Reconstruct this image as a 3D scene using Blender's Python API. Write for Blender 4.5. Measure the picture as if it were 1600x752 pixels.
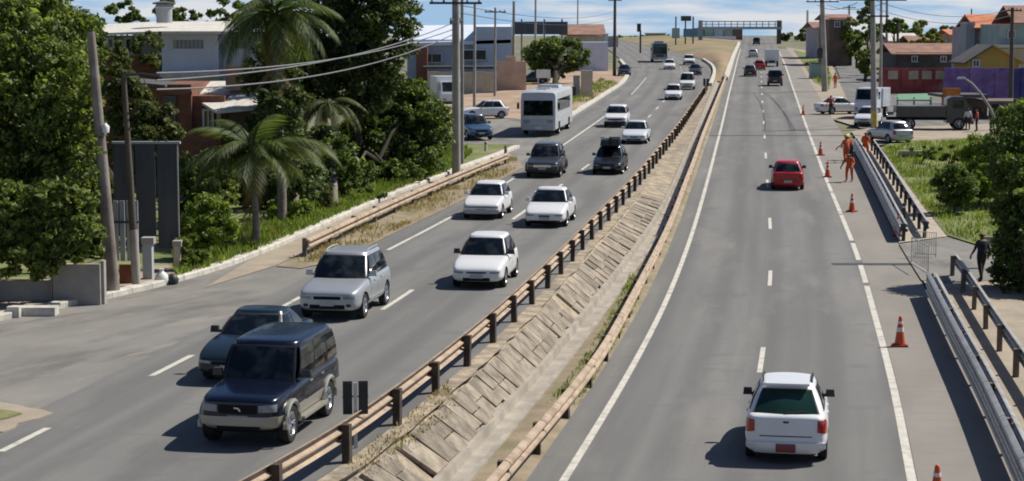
import bpy, bmesh, math, random
import numpy as np
from mathutils import Vector, Matrix
from mathutils.bvhtree import BVHTree

for o in list(bpy.data.objects): bpy.data.objects.remove(o)
S = bpy.context.scene
COL = S.collection
R = math.radians
random.seed(7)

# ------------------------------------------------------------------ camera
FPX = 3000.0            # focal length in photo pixels (1600 wide)
CAM_H = 8.0
PITCH = math.atan((376 - 45) / FPX)
cd = bpy.data.cameras.new('camera'); cam = bpy.data.objects.new('camera', cd); COL.objects.link(cam)
cam.location = (0, 0, CAM_H); cam.rotation_euler = (math.pi / 2 - PITCH, 0, 0)
cd.sensor_width = 36; cd.lens = 36 * FPX / 1600; cd.clip_start = 0.5; cd.clip_end = 9000
S.camera = cam
# ------------------------------------------------------------------ sky, sun, exposure
SUNV = Vector((-0.77, -0.36, -1.0)).normalized()      # direction the light travels
SUN_EL = math.asin(-SUNV.z); SUN_AZ = math.atan2(-SUNV.x, -SUNV.y)
w = bpy.data.worlds.new('World'); S.world = w; w.use_nodes = True
nt = w.node_tree; nt.nodes.clear()
wo = nt.nodes.new('ShaderNodeOutputWorld'); bg = nt.nodes.new('ShaderNodeBackground')
sky = nt.nodes.new('ShaderNodeTexSky'); sky.sky_type = 'NISHITA'; sky.sun_disc = False
sky.sun_elevation = SUN_EL; sky.sun_rotation = SUN_AZ
sky.air_density = 1.0; sky.dust_density = 0.6; sky.ozone_density = 1.5; sky.altitude = 200
tc = nt.nodes.new('ShaderNodeTexCoord'); # a flat cloud layer: direction / height, so that clouds crowd towards the horizon
sx = nt.nodes.new('ShaderNodeSeparateXYZ'); ad = nt.nodes.new('ShaderNodeMath'); ad.operation = 'ADD'; ad.inputs[1].default_value = 0.10
mxz = nt.nodes.new('ShaderNodeMath'); mxz.operation = 'MAXIMUM'; mxz.inputs[1].default_value = 0.05
dvx = nt.nodes.new('ShaderNodeMath'); dvx.operation = 'DIVIDE'; dvy = nt.nodes.new('ShaderNodeMath'); dvy.operation = 'DIVIDE'; mp = nt.nodes.new('ShaderNodeCombineXYZ')
nt.links.new(tc.outputs['Generated'], sx.inputs[0]); nt.links.new(sx.outputs['Z'], ad.inputs[0]); nt.links.new(ad.outputs[0], mxz.inputs[0])
nt.links.new(sx.outputs['X'], dvx.inputs[0]); nt.links.new(mxz.outputs[0], dvx.inputs[1]); nt.links.new(sx.outputs['Y'], dvy.inputs[0]); nt.links.new(mxz.outputs[0], dvy.inputs[1])
nt.links.new(dvx.outputs[0], mp.inputs['X']); nt.links.new(dvy.outputs[0], mp.inputs['Y'])
nz = nt.nodes.new('ShaderNodeTexNoise'); nz.inputs['Scale'].default_value = 1.15; nz.inputs['Detail'].default_value = 6
nz.inputs['Roughness'].default_value = 0.55
rp = nt.nodes.new('ShaderNodeValToRGB'); rp.color_ramp.elements[0].position = 0.56; rp.color_ramp.elements[1].position = 0.74
rp.color_ramp.elements[0].color = (0, 0, 0, 1); rp.color_ramp.elements[1].color = (.85, .85, .85, 1)
mx = nt.nodes.new('ShaderNodeMixRGB'); mx.inputs[2].default_value = (12.5, 13.2, 14.2, 1)
nt.links.new(mp.outputs[0], nz.inputs['Vector'])
nt.links.new(nz.outputs['Fac'], rp.inputs[0]); nt.links.new(rp.outputs[0], mx.inputs[0])
tint = nt.nodes.new('ShaderNodeMixRGB'); tint.blend_type = 'MULTIPLY'; tint.inputs[0].default_value = 1; tint.inputs[2].default_value = (.80, .95, 1.22, 1)
nt.links.new(sky.outputs[0], tint.inputs[1]); nt.links.new(tint.outputs[0], mx.inputs[1]); 
# pale bright air all round the horizon, streaked with thin cloud
hz = nt.nodes.new('ShaderNodeMapRange'); hz.interpolation_type = 'SMOOTHSTEP'; hz.inputs['From Min'].default_value = 0.0; hz.inputs['From Max'].default_value = 0.22; hz.inputs['To Min'].default_value = .95; hz.inputs['To Max'].default_value = 0
nt.links.new(sx.outputs['Z'], hz.inputs['Value'])
hm = nt.nodes.new('ShaderNodeMapping'); hm.inputs['Scale'].default_value = (9, 9, 70); nt.links.new(tc.outputs['Generated'], hm.inputs[0])
hn = nt.nodes.new('ShaderNodeTexNoise'); hn.inputs['Scale'].default_value = 1.6; hn.inputs['Detail'].default_value = 5; nt.links.new(hm.outputs[0], hn.inputs['Vector'])
hr = nt.nodes.new('ShaderNodeValToRGB'); hr.color_ramp.elements[0].position = .42; hr.color_ramp.elements[1].position = .60; hr.color_ramp.elements[0].color = (.48, .74, 1.0, 1); hr.color_ramp.elements[1].color = (1.0, 1.03, 1.04, 1)
nt.links.new(hn.outputs['Fac'], hr.inputs[0]); hv = nt.nodes.new('ShaderNodeMixRGB'); hv.blend_type = 'MULTIPLY'; hv.inputs[0].default_value = 1; hv.inputs[2].default_value = (13.2, 13.2, 13.8, 1); nt.links.new(hr.outputs[0], hv.inputs[1])
hx = nt.nodes.new('ShaderNodeMixRGB'); nt.links.new(hz.outputs[0], hx.inputs[0]); nt.links.new(mx.outputs[0], hx.inputs[1]); nt.links.new(hv.outputs[0], hx.inputs[2])
nt.links.new(hx.outputs[0], bg.inputs['Color'])
bg.inputs['Strength'].default_value = 0.05
nt.links.new(bg.outputs[0], wo.inputs[0])
sd = bpy.data.lights.new('sun', 'SUN'); sun = bpy.data.objects.new('sun', sd); COL.objects.link(sun)
sd.energy = 5.0; sd.angle = R(0.55); sd.color = (1.0, 0.95, 0.87)
sun.rotation_euler = SUNV.to_track_quat('-Z', 'Y').to_euler(); sun.location = (60, 40, 80)
S.view_settings.view_transform = 'Standard'; S.view_settings.look = 'None'
S.view_settings.exposure = 0.15; S.view_settings.gamma = 1; S.view_settings.use_curve_mapping = False
S.render.engine = 'CYCLES'; S.cycles.filter_width = 1.9

# ------------------------------------------------------------------ terrain profile and curves
def zL(Y):                                  # level of the left carriageway, climbing to a far crest
    def f(Y):
        t = max(0.0, Y - 70); return 0.0112 * (t - 25 * (1 - math.exp(-t / 25)))
    if Y > 560:                             # over the crest the land falls away again
        t = max(0.0, Y - 640); return f(560) + 0.0112 * 60 * (1 - math.exp(-(Y - 560) / 60)) - (t * t * 5e-5 if t < 300 else 4.5 + (t - 300) * .03)
    return f(Y)
def sm(a, b, x):
    t = min(1, max(0, (x - a) / (b - a))); return t * t * (3 - 2 * t)
def zR(Y): return zL(Y) - 0.9 * (1 - sm(58, 130, Y))
_cp, _sp = math.cos(PITCH), math.sin(PITCH)
def ray(px, py):
    u = (px - 800) / FPX; v = (376 - py) / FPX
    return Vector((u, _cp + v * _sp, -_sp + v * _cp))
def at(px, py, zf=zL):                      # photo pixel -> point on the ground
    d = ray(px, py); lo, hi = 15.0, 660.0
    for _ in range(60):
        m = (lo + hi) / 2
        if CAM_H + d.z / d.y * m > zf(m): lo = m
        else: hi = m
    m = (lo + hi) / 2
    return Vector((d.x / d.y * m, m, zf(m)))
def atY(px, py, Y):                         # photo pixel -> point at depth Y
    d = ray(px, py); return Vector((d.x / d.y * Y, Y, CAM_H + d.z / d.y * Y))
def curve(pix, zf):
    pts = sorted(((p := at(x, y, zf)).y, p.x) for x, y in pix)
    ys = [p[0] for p in pts]; xs = [p[1] for p in pts]
    def f(Y):
        if Y <= ys[0]: return xs[0] + (Y - ys[0]) * (xs[1] - xs[0]) / (ys[1] - ys[0])
        if Y >= ys[-1]: return xs[-1] + (Y - ys[-1]) * (xs[-1] - xs[-2]) / (ys[-1] - ys[-2])
        return float(np.interp(Y, ys, xs))
    def g(Y):                               # smoothed along the road
        h = 2 + Y * 0.05
        return (f(Y - h) + 2 * f(Y - h / 2) + 3 * f(Y) + 2 * f(Y + h / 2) + f(Y + h)) / 9
    return g
cA = curve([(-200, 545), (0, 497), (80, 487), (190, 462), (260, 447), (330, 427), (390, 405), (460, 375), (540, 338), (620, 303), (690, 277), (760, 250), (800, 238), (868, 197), (920, 165), (975, 130), (985, 112), (965, 88), (940, 70)], zL)
cB = curve([(-100, 757), (0, 706), (75, 669), (240, 586), (300, 556), (455, 472), (605, 391), (710, 337), (795, 284), (880, 227), (945, 182), (985, 150), (1010, 122), (1015, 105), (1000, 88), (975, 71)], zL)
cC = curve([(155, 748), (306, 660), (626, 467), (740, 385), (895, 276), (1005, 192), (1045, 150), (1065, 125), (1065, 105), (1040, 88), (1005, 73)], zL)
cD = curve([(430, 795), (538, 730), (617, 667), (678, 617), (727, 574), (769, 537), (803, 504), (831, 475), (857, 449), (879, 426), (912, 388), (940, 357), (965, 330), (985, 307), (1010, 277), (1030, 250), (1060, 211), (1085, 172), (1105, 141), (1115, 115), (1112, 104), (1087, 88), (1045, 79), (1003, 70)], zL)
cF = curve([(880, 752), (930, 672), (985, 580), (1030, 495), (1058, 430), (1080, 370), (1098, 310), (1113, 255), (1127, 200), (1140, 143), (1148, 112), (1153, 90), (1158, 75)], zR)
cH = curve([(1425, 752), (1413, 690), (1400, 620), (1380, 540), (1350, 430), (1335, 385), (1310, 325), (1290, 278), (1270, 225), (1252, 175), (1237, 132), (1227, 102), (1217, 80), (1212, 70)], zR)
cG = lambda Y: (cF(Y) + cH(Y)) / 2
cE = lambda Y: cF(Y) - 0.75
cJ = curve([(785, 777), (838, 713), (884, 656), (921, 607), (947, 565), (965, 529), (981, 497), (996, 469), (1009, 441), (1021, 419), (1047, 360), (1063, 315), (1082, 265), (1103, 205), (1124, 150), (1140, 108)], zR)
cCh = curve([(712, 752), (762, 695), (838, 607), (900, 530), (950, 463), (1000, 396), (1038, 340), (1062, 290), (1085, 232), (1108, 170), (1128, 115)], zR)
cI = curve([(1592, 752), (1540, 635), (1500, 558), (1449, 450), (1405, 378), (1375, 315), (1338, 242), (1305, 190), (1268, 130), (1248, 100), (1232, 78)], zR)
def ground_z(X, Y):
    if Y < 230:
        a, b = cD(Y) + .6, cJ(Y) - .6
    else:
        a, b = cD(Y), cF(Y)
    if X <= a: return zL(Y)
    if X >= b: return zR(Y)
    t = (X - a) / max(.01, b - a); return zL(Y) * (1 - t) + zR(Y) * t
def along(c, Y, sgn=1):                      # unit direction of a curve, sgn=+1 away from the camera
    d = Vector((c(Y + 3) - c(Y - 3), 6, 0)).normalized(); return d * sgn

# ------------------------------------------------------------------ mesh helpers
class MB:
    def __init__(s): s.v = []; s.f = []; s.m = []; s.cur = 0
    def add(s, vs, fs):
        n = len(s.v); s.v += [tuple(v) for v in vs]; s.f += [tuple(i + n for i in f) for f in fs]; s.m += [s.cur] * len(fs); return s
    def box(s, c, size, rz=0, rot=None, taper=1.0):
        x, y, z = size[0] / 2, size[1] / 2, size[2] / 2
        vs = [Vector((sx * x * (taper if sz > 0 else 1), sy * y * (taper if sz > 0 else 1), sz * z)) for sz in (-1, 1) for sy in (-1, 1) for sx in (-1, 1)]
        M = rot if rot is not None else Matrix.Rotation(rz, 3, 'Z')
        vs = [M @ v + Vector(c) for v in vs]
        return s.add(vs, [(0, 2, 3, 1), (4, 5, 7, 6), (0, 1, 5, 4), (2, 6, 7, 3), (0, 4, 6, 2), (1, 3, 7, 5)])
    def tube(s, pts, rad, n=8, cap=True):
        pts = [Vector(p) for p in pts]; rad = rad if isinstance(rad, (list, tuple)) else [rad] * len(pts)
        vs = []; fs = []
        for i, p in enumerate(pts):
            d = (pts[min(i + 1, len(pts) - 1)] - pts[max(i - 1, 0)]).normalized()
            a = d.cross(Vector((0, 0, 1)) if abs(d.z) < .9 else Vector((1, 0, 0))).normalized(); b = a.cross(d)
            for k in range(n):
                t = 2 * math.pi * k / n; vs.append(p + (a * math.cos(t) + b * math.sin(t)) * rad[i])
        for i in range(len(pts) - 1):
            for k in range(n):
                fs.append((i * n + k, i * n + (k + 1) % n, (i + 1) * n + (k + 1) % n, (i + 1) * n + k))
        if cap: fs += [tuple(range(n))[::-1], tuple(range((len(pts) - 1) * n, len(pts) * n))]
        return s.add(vs, fs)
    def lathe(s, prof, n=16, axis='Z', c=(0, 0, 0)):
        vs = []; fs = []; m = len(prof)
        for k in range(n):
            t = 2 * math.pi * k / n
            for r, h in prof:
                x, y, z = r * math.cos(t), r * math.sin(t), h
                if axis == 'X': x, y, z = h, r * math.cos(t), r * math.sin(t)
                vs.append((x + c[0], y + c[1], z + c[2]))
        for k in range(n):
            for i in range(m - 1):
                fs.append((k * m + i, ((k + 1) % n) * m + i, ((k + 1) % n) * m + i + 1, k * m + i + 1))
        return s.add(vs, fs)
    def prism(s, poly, z0, z1):               # poly: list of (x, y)
        n = len(poly); vs = [(x, y, z0) for x, y in poly] + [(x, y, z1) for x, y in poly]
        fs = [tuple(range(n))[::-1], tuple(range(n, 2 * n))] + [(i, (i + 1) % n, n + (i + 1) % n, n + i) for i in range(n)]
        return s.add(vs, fs)
    def extr(s, prof, path, closed=True):      # prof: list of (offset, z) swept along path of (point, normal)
        vs = []; m = len(prof); fs = []
        for p, nrm in path:
            for o, z in prof: vs.append(Vector(p) + Vector(nrm) * o + Vector((0, 0, z)))
        for i in range(len(path) - 1):
            for k in range(m if closed else m - 1):
                fs.append((i * m + k, i * m + (k + 1) % m, (i + 1) * m + (k + 1) % m, (i + 1) * m + k))
        if closed: fs += [tuple(range(m)), tuple(range((len(path) - 1) * m, len(path) * m))[::-1]]
        return s.add(vs, fs)
    def mesh(s, name, mats, smooth=None):
        me = bpy.data.meshes.new(name); me.from_pydata(s.v, [], s.f)
        mats = mats if isinstance(mats, (list, tuple)) else [mats]
        for m in mats: me.materials.append(M[m] if isinstance(m, str) else m)
        if len(mats) > 1: me.polygons.foreach_set('material_index', s.m)
        bm = bmesh.new(); bm.from_mesh(me); bmesh.ops.recalc_face_normals(bm, faces=bm.faces); bm.to_mesh(me); bm.free()
        if smooth is not None:
            me.shade_smooth(); me.set_sharp_from_angle(angle=R(smooth))
        me.update(); return me
    def build(s, name, mats, parent=None, smooth=None):
        return link(name, s.mesh(name, mats, smooth), parent)
def link(name, me, parent=None, loc=None, rot=None):
    o = bpy.data.objects.new(name, me); COL.objects.link(o)
    if parent is not None: o.parent = parent
    if loc is not None: o.location = loc
    if rot is not None: o.rotation_euler = rot
    return o
def tag(o, label, cat, group=None):
    o['label'] = label; o['category'] = cat
    if group: o['group'] = group
    return o
def thing(name, label, cat, loc=(0, 0, 0), rz=0, group=None):
    o = link(name, None, None, loc, (0, 0, rz)); o.empty_display_size = .3
    return tag(o, label, cat, group)
def struct(o, kind='structure'): o['kind'] = kind; return o
def facing(d): return math.atan2(d.y, d.x) - math.pi / 2      # rotation that turns local +Y to d

# ------------------------------------------------------------------ materials
M = {}
def mat(name, col, rough=.7, var=.15, scale=3.0, bump=0.0, bscale=None, col2=None, metal=0.0, spec=.5, coat=0.0, coord='Object', stretch=(1, 1, 1), thr=(.35, .65), detail=5):
    m = bpy.data.materials.new(name); m.use_nodes = True; n = m.node_tree.nodes; l = m.node_tree.links
    p = n['Principled BSDF']; p.inputs['Roughness'].default_value = rough; p.inputs['Metallic'].default_value = metal
    p.inputs['Specular IOR Level'].default_value = spec; p.inputs['Coat Weight'].default_value = coat; p.inputs['Coat Roughness'].default_value = .05
    t = n.new('ShaderNodeTexCoord'); mpn = n.new('ShaderNodeMapping'); mpn.inputs['Scale'].default_value = stretch
    l.new(t.outputs[coord], mpn.inputs[0])
    a = n.new('ShaderNodeTexNoise'); a.inputs['Scale'].default_value = scale; a.inputs['Detail'].default_value = detail; l.new(mpn.outputs[0], a.inputs['Vector'])
    r = n.new('ShaderNodeValToRGB'); r.color_ramp.elements[0].position = thr[0]; r.color_ramp.elements[1].position = thr[1]
    c = col; c2 = col2 or tuple(min(1, x * (1 + var)) for x in col); c1 = c if col2 else tuple(x * (1 - var) for x in col)
    r.color_ramp.elements[0].color = (*c1, 1); r.color_ramp.elements[1].color = (*c2, 1)
    l.new(a.outputs['Fac'], r.inputs[0]); l.new(r.outputs[0], p.inputs['Base Color'])
    if bump:
        b = n.new('ShaderNodeTexNoise'); b.inputs['Scale'].default_value = bscale or scale * 6; b.inputs['Detail'].default_value = 4
        l.new(t.outputs[coord], b.inputs['Vector'])
        bb = n.new('ShaderNodeBump'); bb.inputs['Strength'].default_value = min(1, bump); bb.inputs['Distance'].default_value = .05
        l.new(b.outputs['Fac'], bb.inputs['Height']); l.new(bb.outputs[0], p.inputs['Normal'])
    M[name] = m; m['p'] = 1; return m
def layer(m, col, scale, lo, hi, stretch=(1, 1, 1), coord='Object', amt=1.0, detail=6):
    """lay a second colour over a material through a noise mask (stain, dirt, wear)"""
    n = m.node_tree.nodes; l = m.node_tree.links; p = n['Principled BSDF']
    src = p.inputs['Base Color'].links[0].from_socket
    t = n.new('ShaderNodeTexCoord'); mpn = n.new('ShaderNodeMapping'); mpn.inputs['Scale'].default_value = stretch; l.new(t.outputs[coord], mpn.inputs[0])
    a = n.new('ShaderNodeTexNoise'); a.inputs['Scale'].default_value = scale; a.inputs['Detail'].default_value = detail; a.inputs['Roughness'].default_value = .62
    l.new(mpn.outputs[0], a.inputs['Vector'])
    r = n.new('ShaderNodeValToRGB'); r.color_ramp.elements[0].position = lo; r.color_ramp.elements[1].position = hi
    r.color_ramp.elements[0].color = (0, 0, 0, 1); r.color_ramp.elements[1].color = (amt, amt, amt, 1); l.new(a.outputs['Fac'], r.inputs[0])
    x = n.new('ShaderNodeMixRGB'); x.inputs[2].default_value = (*col, 1); l.new(r.outputs[0], x.inputs[0]); l.new(src, x.inputs[1])
    l.new(x.outputs[0], p.inputs['Base Color']); return m
def objvar(m, amt):
    n = m.node_tree.nodes; l = m.node_tree.links; p = n['Principled BSDF']; src = p.inputs['Base Color'].links[0].from_socket
    oi = n.new('ShaderNodeObjectInfo'); mr = n.new('ShaderNodeMapRange'); mr.inputs['To Min'].default_value = 1 - amt; mr.inputs['To Max'].default_value = 1 + amt; hs = n.new('ShaderNodeHueSaturation')
    l.new(oi.outputs['Random'], mr.inputs[0]); l.new(mr.outputs[0], hs.inputs['Value']); l.new(src, hs.inputs['Color']); l.new(hs.outputs[0], p.inputs['Base Color'])
def tracks(m, col, amt):
    n = m.node_tree.nodes; l = m.node_tree.links; p = n['Principled BSDF']; src = p.inputs['Base Color'].links[0].from_socket
    t = n.new('ShaderNodeTexCoord'); wv = n.new('ShaderNodeTexWave'); wv.wave_type = 'BANDS'; wv.bands_direction = 'X'; wv.inputs['Scale'].default_value = .185; wv.inputs['Distortion'].default_value = .6; wv.inputs['Detail'].default_value = 3; wv.inputs['Detail Scale'].default_value = .4
    l.new(t.outputs['UV'], wv.inputs['Vector']); r = n.new('ShaderNodeValToRGB'); r.color_ramp.elements[0].position = .35; r.color_ramp.elements[1].position = .95; r.color_ramp.elements[0].color = (0, 0, 0, 1); r.color_ramp.elements[1].color = (amt, amt, amt, 1)
    l.new(wv.outputs['Color'], r.inputs[0]); x = n.new('ShaderNodeMixRGB'); x.inputs[2].default_value = (*col, 1); l.new(r.outputs[0], x.inputs[0]); l.new(src, x.inputs[1]); l.new(x.outputs[0], p.inputs['Base Color'])
def leafmat(name, dark, light, trans=.36, rough=.55):
    m = bpy.data.materials.new(name); m.use_nodes = True; n = m.node_tree.nodes; l = m.node_tree.links; p = n['Principled BSDF']
    g = n.new('ShaderNodeNewGeometry'); r = n.new('ShaderNodeValToRGB')
    r.color_ramp.elements[0].color = (*dark, 1); r.color_ramp.elements[1].color = (*light, 1)
    e = r.color_ramp.elements.new(.75); e.color = (*[(a + b) / 2 for a, b in zip(dark, light)], 1)
    l.new(g.outputs['Random Per Island'], r.inputs[0]); l.new(r.outputs[0], p.inputs['Base Color'])
    p.inputs['Roughness'].default_value = rough; p.inputs['Specular IOR Level'].default_value = .35
    tr = n.new('ShaderNodeBsdfTranslucent'); ms = n.new('ShaderNodeMixShader'); ms.inputs[0].default_value = trans
    hs = n.new('ShaderNodeHueSaturation'); hs.inputs['Value'].default_value = 1.6; hs.inputs['Saturation'].default_value = 1.15
    l.new(r.outputs[0], hs.inputs['Color']); l.new(hs.outputs[0], tr.inputs[0])
    l.new(p.outputs[0], ms.inputs[1]); l.new(tr.outputs[0], ms.inputs[2]); l.new(ms.outputs[0], n['Material Output'].inputs[0])
    M[name] = m; return m

ASPH = (.172, .168, .156)
mat('asphalt', ASPH, .9, .10, .5, .35, 60, coord='UV', stretch=(1, .12, 1))
layer(M['asphalt'], (.118, .116, .110), .55, .48, .70, (1.2, .035, 1), 'UV', .8)
layer(M['asphalt'], (.095, .093, .089), .35, .60, .72, (1, .25, 1), 'UV', .7)
layer(M['asphalt'], (.06, .06, .06), 2.2, .70, .76, (1, .5, 1), 'UV', .6)
tracks(M['asphalt'], (.112, .110, .105), .6)
layer(M['asphalt'], (.235, .222, .20), .45, .52, .70, (1, .16, 1), 'UV', .7)
layer(M['asphalt'], (.12, .118, .112), .9, .58, .66, (.6, 1.4, 1), 'UV', .45)
layer(M['asphalt'], (.215, .207, .195), 14.0, .58, .68, (1, 1, 1), 'UV', .45)
mat('asphalt_old', (.205, .193, .172), .92, .14, .35, .4, 45, coord='UV', stretch=(1, .5, 1))
layer(M['asphalt_old'], (.285, .262, .222), .45, .50, .70, (1, .6, 1), 'UV', .8)
layer(M['asphalt_old'], (.115, .11, .10), .45, .50, .64, (1, .35, 1), 'UV', .8)
layer(M['asphalt_old'], (.33, .30, .255), 1.6, .60, .72, (1, .5, 1), 'UV', .6)
mat('shoulder', (.238, .218, .19), .92, .10, .6, .35, 40, coord='UV', stretch=(1, .3, 1))
layer(M['shoulder'], (.20, .18, .152), 2.0, .52, .66, (.3, 2.2, 1), 'UV', .5)
mat('line_paint', (.56, .53, .455), .8, .08, 4, .1)
layer(M['line_paint'], (.28, .265, .24), 2.2, .50, .70, amt=.8)
mat('tar', (.045, .045, .046), .7, .2, 4)
mat('concrete', (.36, .32, .265), .9, .18, 1.4, .3, 30); layer(M['concrete'], (.22, .20, .17), .9, .52, .75, amt=.6)
mat('kerb_paint', (.56, .53, .46), .85, .12, 2, .2, 30); layer(M['kerb_paint'], (.30, .26, .21), 1.6, .5, .72, amt=.8)
mat('slab', (.255, .215, .165), .95, .30, 2.0, .9, 11); layer(M['slab'], (.38, .32, .235), 1.5, .54, .68, amt=.75); layer(M['slab'], (.105, .092, .075), 1.9, .52, .66, amt=.65)
mat('bank', (.34, .275, .195), .95, .35, 2.0, .9, 7); layer(M['bank'], (.19, .17, .14), 1.1, .50, .62, amt=.8); layer(M['bank'], (.41, .345, .255), 2.2, .57, .7, amt=.6)
layer(M['bank'], (.20, .21, .075), .55, .60, .72, amt=.7)
mat('verge', (.27, .215, .14), .95, .2, 1.2, .5, 20); layer(M['verge'], (.16, .175, .06), .8, .50, .66, amt=.65)
mat('grass_soil', (.145, .17, .045), .95, .25, .8, .5, 10); layer(M['grass_soil'], (.30, .245, .15), .35, .55, .70, amt=.85)
mat('dirt', (.34, .235, .16), .95, .15, .6, .4, 12); layer(M['dirt'], (.46, .36, .25), .25, .5, .65, amt=.8)
mat('dirt_orange', (.29, .195, .12), .95, .15, .3, .4, 6); layer(M['dirt_orange'], (.17, .19, .075), .07, .46, .56, amt=.9)
mat('sand', (.33, .275, .205), .95, .14, .8, .4, 14); layer(M['sand'], (.30, .25, .19), .9, .52, .7, amt=.7)
mat('pave', (.40, .345, .27), .92, .14, 1.6, .3, 16); layer(M['pave'], (.25, .22, .18), 1.1, .52, .7, amt=.7)
mat('ground', (.15, .15, .085), .95, .25, .15, .3, 4); layer(M['ground'], (.22, .19, .13), .05, .5, .65, amt=.8)
mat('rail_tan', (.42, .32, .225), .7, .14, 1.5, .1); layer(M['rail_tan'], (.20, .12, .07), 2.2, .50, .70, amt=.75)
objvar(M['slab'], .22)
mat('rail_steel', (.42, .40, .365), .42, .14, 1.5, .1, metal=.55); layer(M['rail_steel'], (.27, .22, .17), 2.0, .55, .75, amt=.6)
mat('post_wood', (.060, .045, .034), .9, .3, 4, .3); mat('post_brown', (.16, .13, .10), .9, .25, 4, .2)
mat('pole_conc', (.36, .33, .285), .9, .2, .9, .2, 20); layer(M['pole_conc'], (.17, .15, .13), .7, .5, .7, (1, 1, .3), amt=.7)
mat('pole_wood', (.10, .08, .062), .9, .25, 2, .3, stretch=(3, 3, .4)); mat('pole_grey', (.30, .29, .275), .8, .15, 1.5)
mat('pole_rust', (.20, .165, .14), .9, .25, 1.0, .2); layer(M['pole_rust'], (.36, .31, .27), 1.4, .48, .62, (1, 1, .4), amt=.9)
mat('pole_yellow', (.62, .47, .14), .8, .2, 3)
mat('cable', (.20, .20, .20), .5, .1, 2); mat('cable_dark', (.03, .03, .033), .6, .1, 2)
mat('dark_metal', (.035, .036, .038), .55, .2, 3); mat('galv', (.48, .48, .47), .45, .1, 3, metal=.5); mat('white_metal', (.70, .70, .68), .5, .08, 3)
# vehicles
def paint(name, col, rough=.32, metal=0.0):
    mat(name, col, rough, .03, 1.5, metal=metal, coat=.35); layer(M[name], tuple(c * .8 + .03 for c in col), 3.5, .58, .78, amt=.35)
paint('paint_white', (.74, .74, .73)); paint('paint_silver', (.44, .46, .47), .35, .45); paint('paint_navy', (.003, .006, .017), .26)
paint('paint_teal', (.010, .020, .026), .28, .1); paint('paint_black', (.012, .013, .015), .3); paint('paint_red', (.42, .012, .014), .3)
paint('paint_grey', (.045, .048, .053), .33, .3); paint('paint_champagne', (.38, .36, .30), .38, .4); paint('paint_blue', (.035, .085, .17), .3)
paint('paint_bluewhite', (.62, .65, .68), .4); paint('paint_coach', (.47, .49, .50), .4); paint('paint_green', (.05, .09, .07), .4)
mat('glass', (.004, .006, .008), .05, .1, 2.2, spec=.5, col2=(.030, .036, .038), thr=(.48, .66)); mat('glass_tree_reflection', (.010, .030, .024), .06, .3, 1.2, spec=.4)  # rear pane glass: green of mirrored trees and interior put into its base colour
mat('rubber', (.014, .014, .015), .85, .2, 5); mat('trim', (.022, .022, .024), .6, .15, 4); mat('rim', (.50, .51, .52), .3, .06, 4, metal=.75)
mat('lamp_clear', (.25, .265, .28), .12, .15, 9, spec=.9); mat('lamp_red', (.30, .012, .014), .18, .25, 9, spec=.8); mat('lamp_amber', (.50, .20, .05), .2, .2, 9)
mat('plate_grey', (.42, .42, .42), .5, .1, 20); mat('plate_red', (.22, .05, .055), .5, .1, 20); mat('chrome', (.70, .70, .70), .15, .05, 3, metal=.9)
mat('under', (.006, .006, .006), .95, .1, 2)

# ================================================================== THE SETTING
def ysamples(Y0, Y1, k=.035, mn=1.2):
    out = [Y0]
    while out[-1] < Y1: out.append(min(Y1, out[-1] + max(mn, abs(out[-1]) * k)))
    return out
def strip(name, lf, rf, Y0, Y1, zf, dz, m, nx=3, parent=None, kind='structure', mn=1.2, zadd=None):
    ys = ysamples(Y0, Y1, mn=mn); vs = []; uv = []; fs = []
    for y in ys:
        a, b = lf(y), rf(y)
        for i in range(nx + 1):
            x = a + (b - a) * i / nx; vs.append((x, y, zf(y) + dz + (zadd(i / nx, y) if zadd else 0))); uv.append((x - (a if abs(b - a) < 40 else 0), y))
    for j in range(len(ys) - 1):
        for i in range(nx):
            k = j * (nx + 1) + i; fs.append((k, k + 1, k + nx + 2, k + nx + 1))
    me = bpy.data.meshes.new(name); me.from_pydata(vs, [], fs); me.materials.append(M[m])
    ul = me.uv_layers.new(name='UVMap')
    idx = np.empty(len(me.loops), dtype=np.int32); me.loops.foreach_get('vertex_index', idx)
    ul.data.foreach_set('uv', np.array(uv, dtype=np.float32)[idx].ravel())
    me.shade_smooth(); o = link(name, me, parent)
    if parent is None: o['kind'] = kind
    return o
def patch(name, pix, zf, dz, m, kind='structure', parent=None):     # flat sheet over a traced outline on the ground
    pts = [at(x, y, zf) for x, y in pix]
    bm = bmesh.new(); vs = [bm.verts.new((p.x, p.y, 0)) for p in pts]; bm.faces.new(vs)
    y0 = min(p.y for p in pts); y1 = max(p.y for p in pts); y = y0
    while y < y1 - .5:
        y += max(2.0, y * .04)
        bmesh.ops.bisect_plane(bm, geom=bm.verts[:] + bm.edges[:] + bm.faces[:], plane_co=(0, y, 0), plane_no=(0, 1, 0))
    bmesh.ops.recalc_face_normals(bm, faces=bm.faces)
    ul = bm.loops.layers.uv.new('UVMap')
    for f in bm.faces:
        if f.normal.z < 0: f.normal_flip()
        for lp in f.loops: lp[ul].uv = (lp.vert.co.x, lp.vert.co.y)
    for v in bm.verts: v.co.z = zf(v.co.y) + dz
    me = bpy.data.meshes.new(name); bm.to_mesh(me); bm.free(); me.materials.append(M[m]); o = link(name, me, parent)
    if parent is None: o['kind'] = kind
    return o

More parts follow.
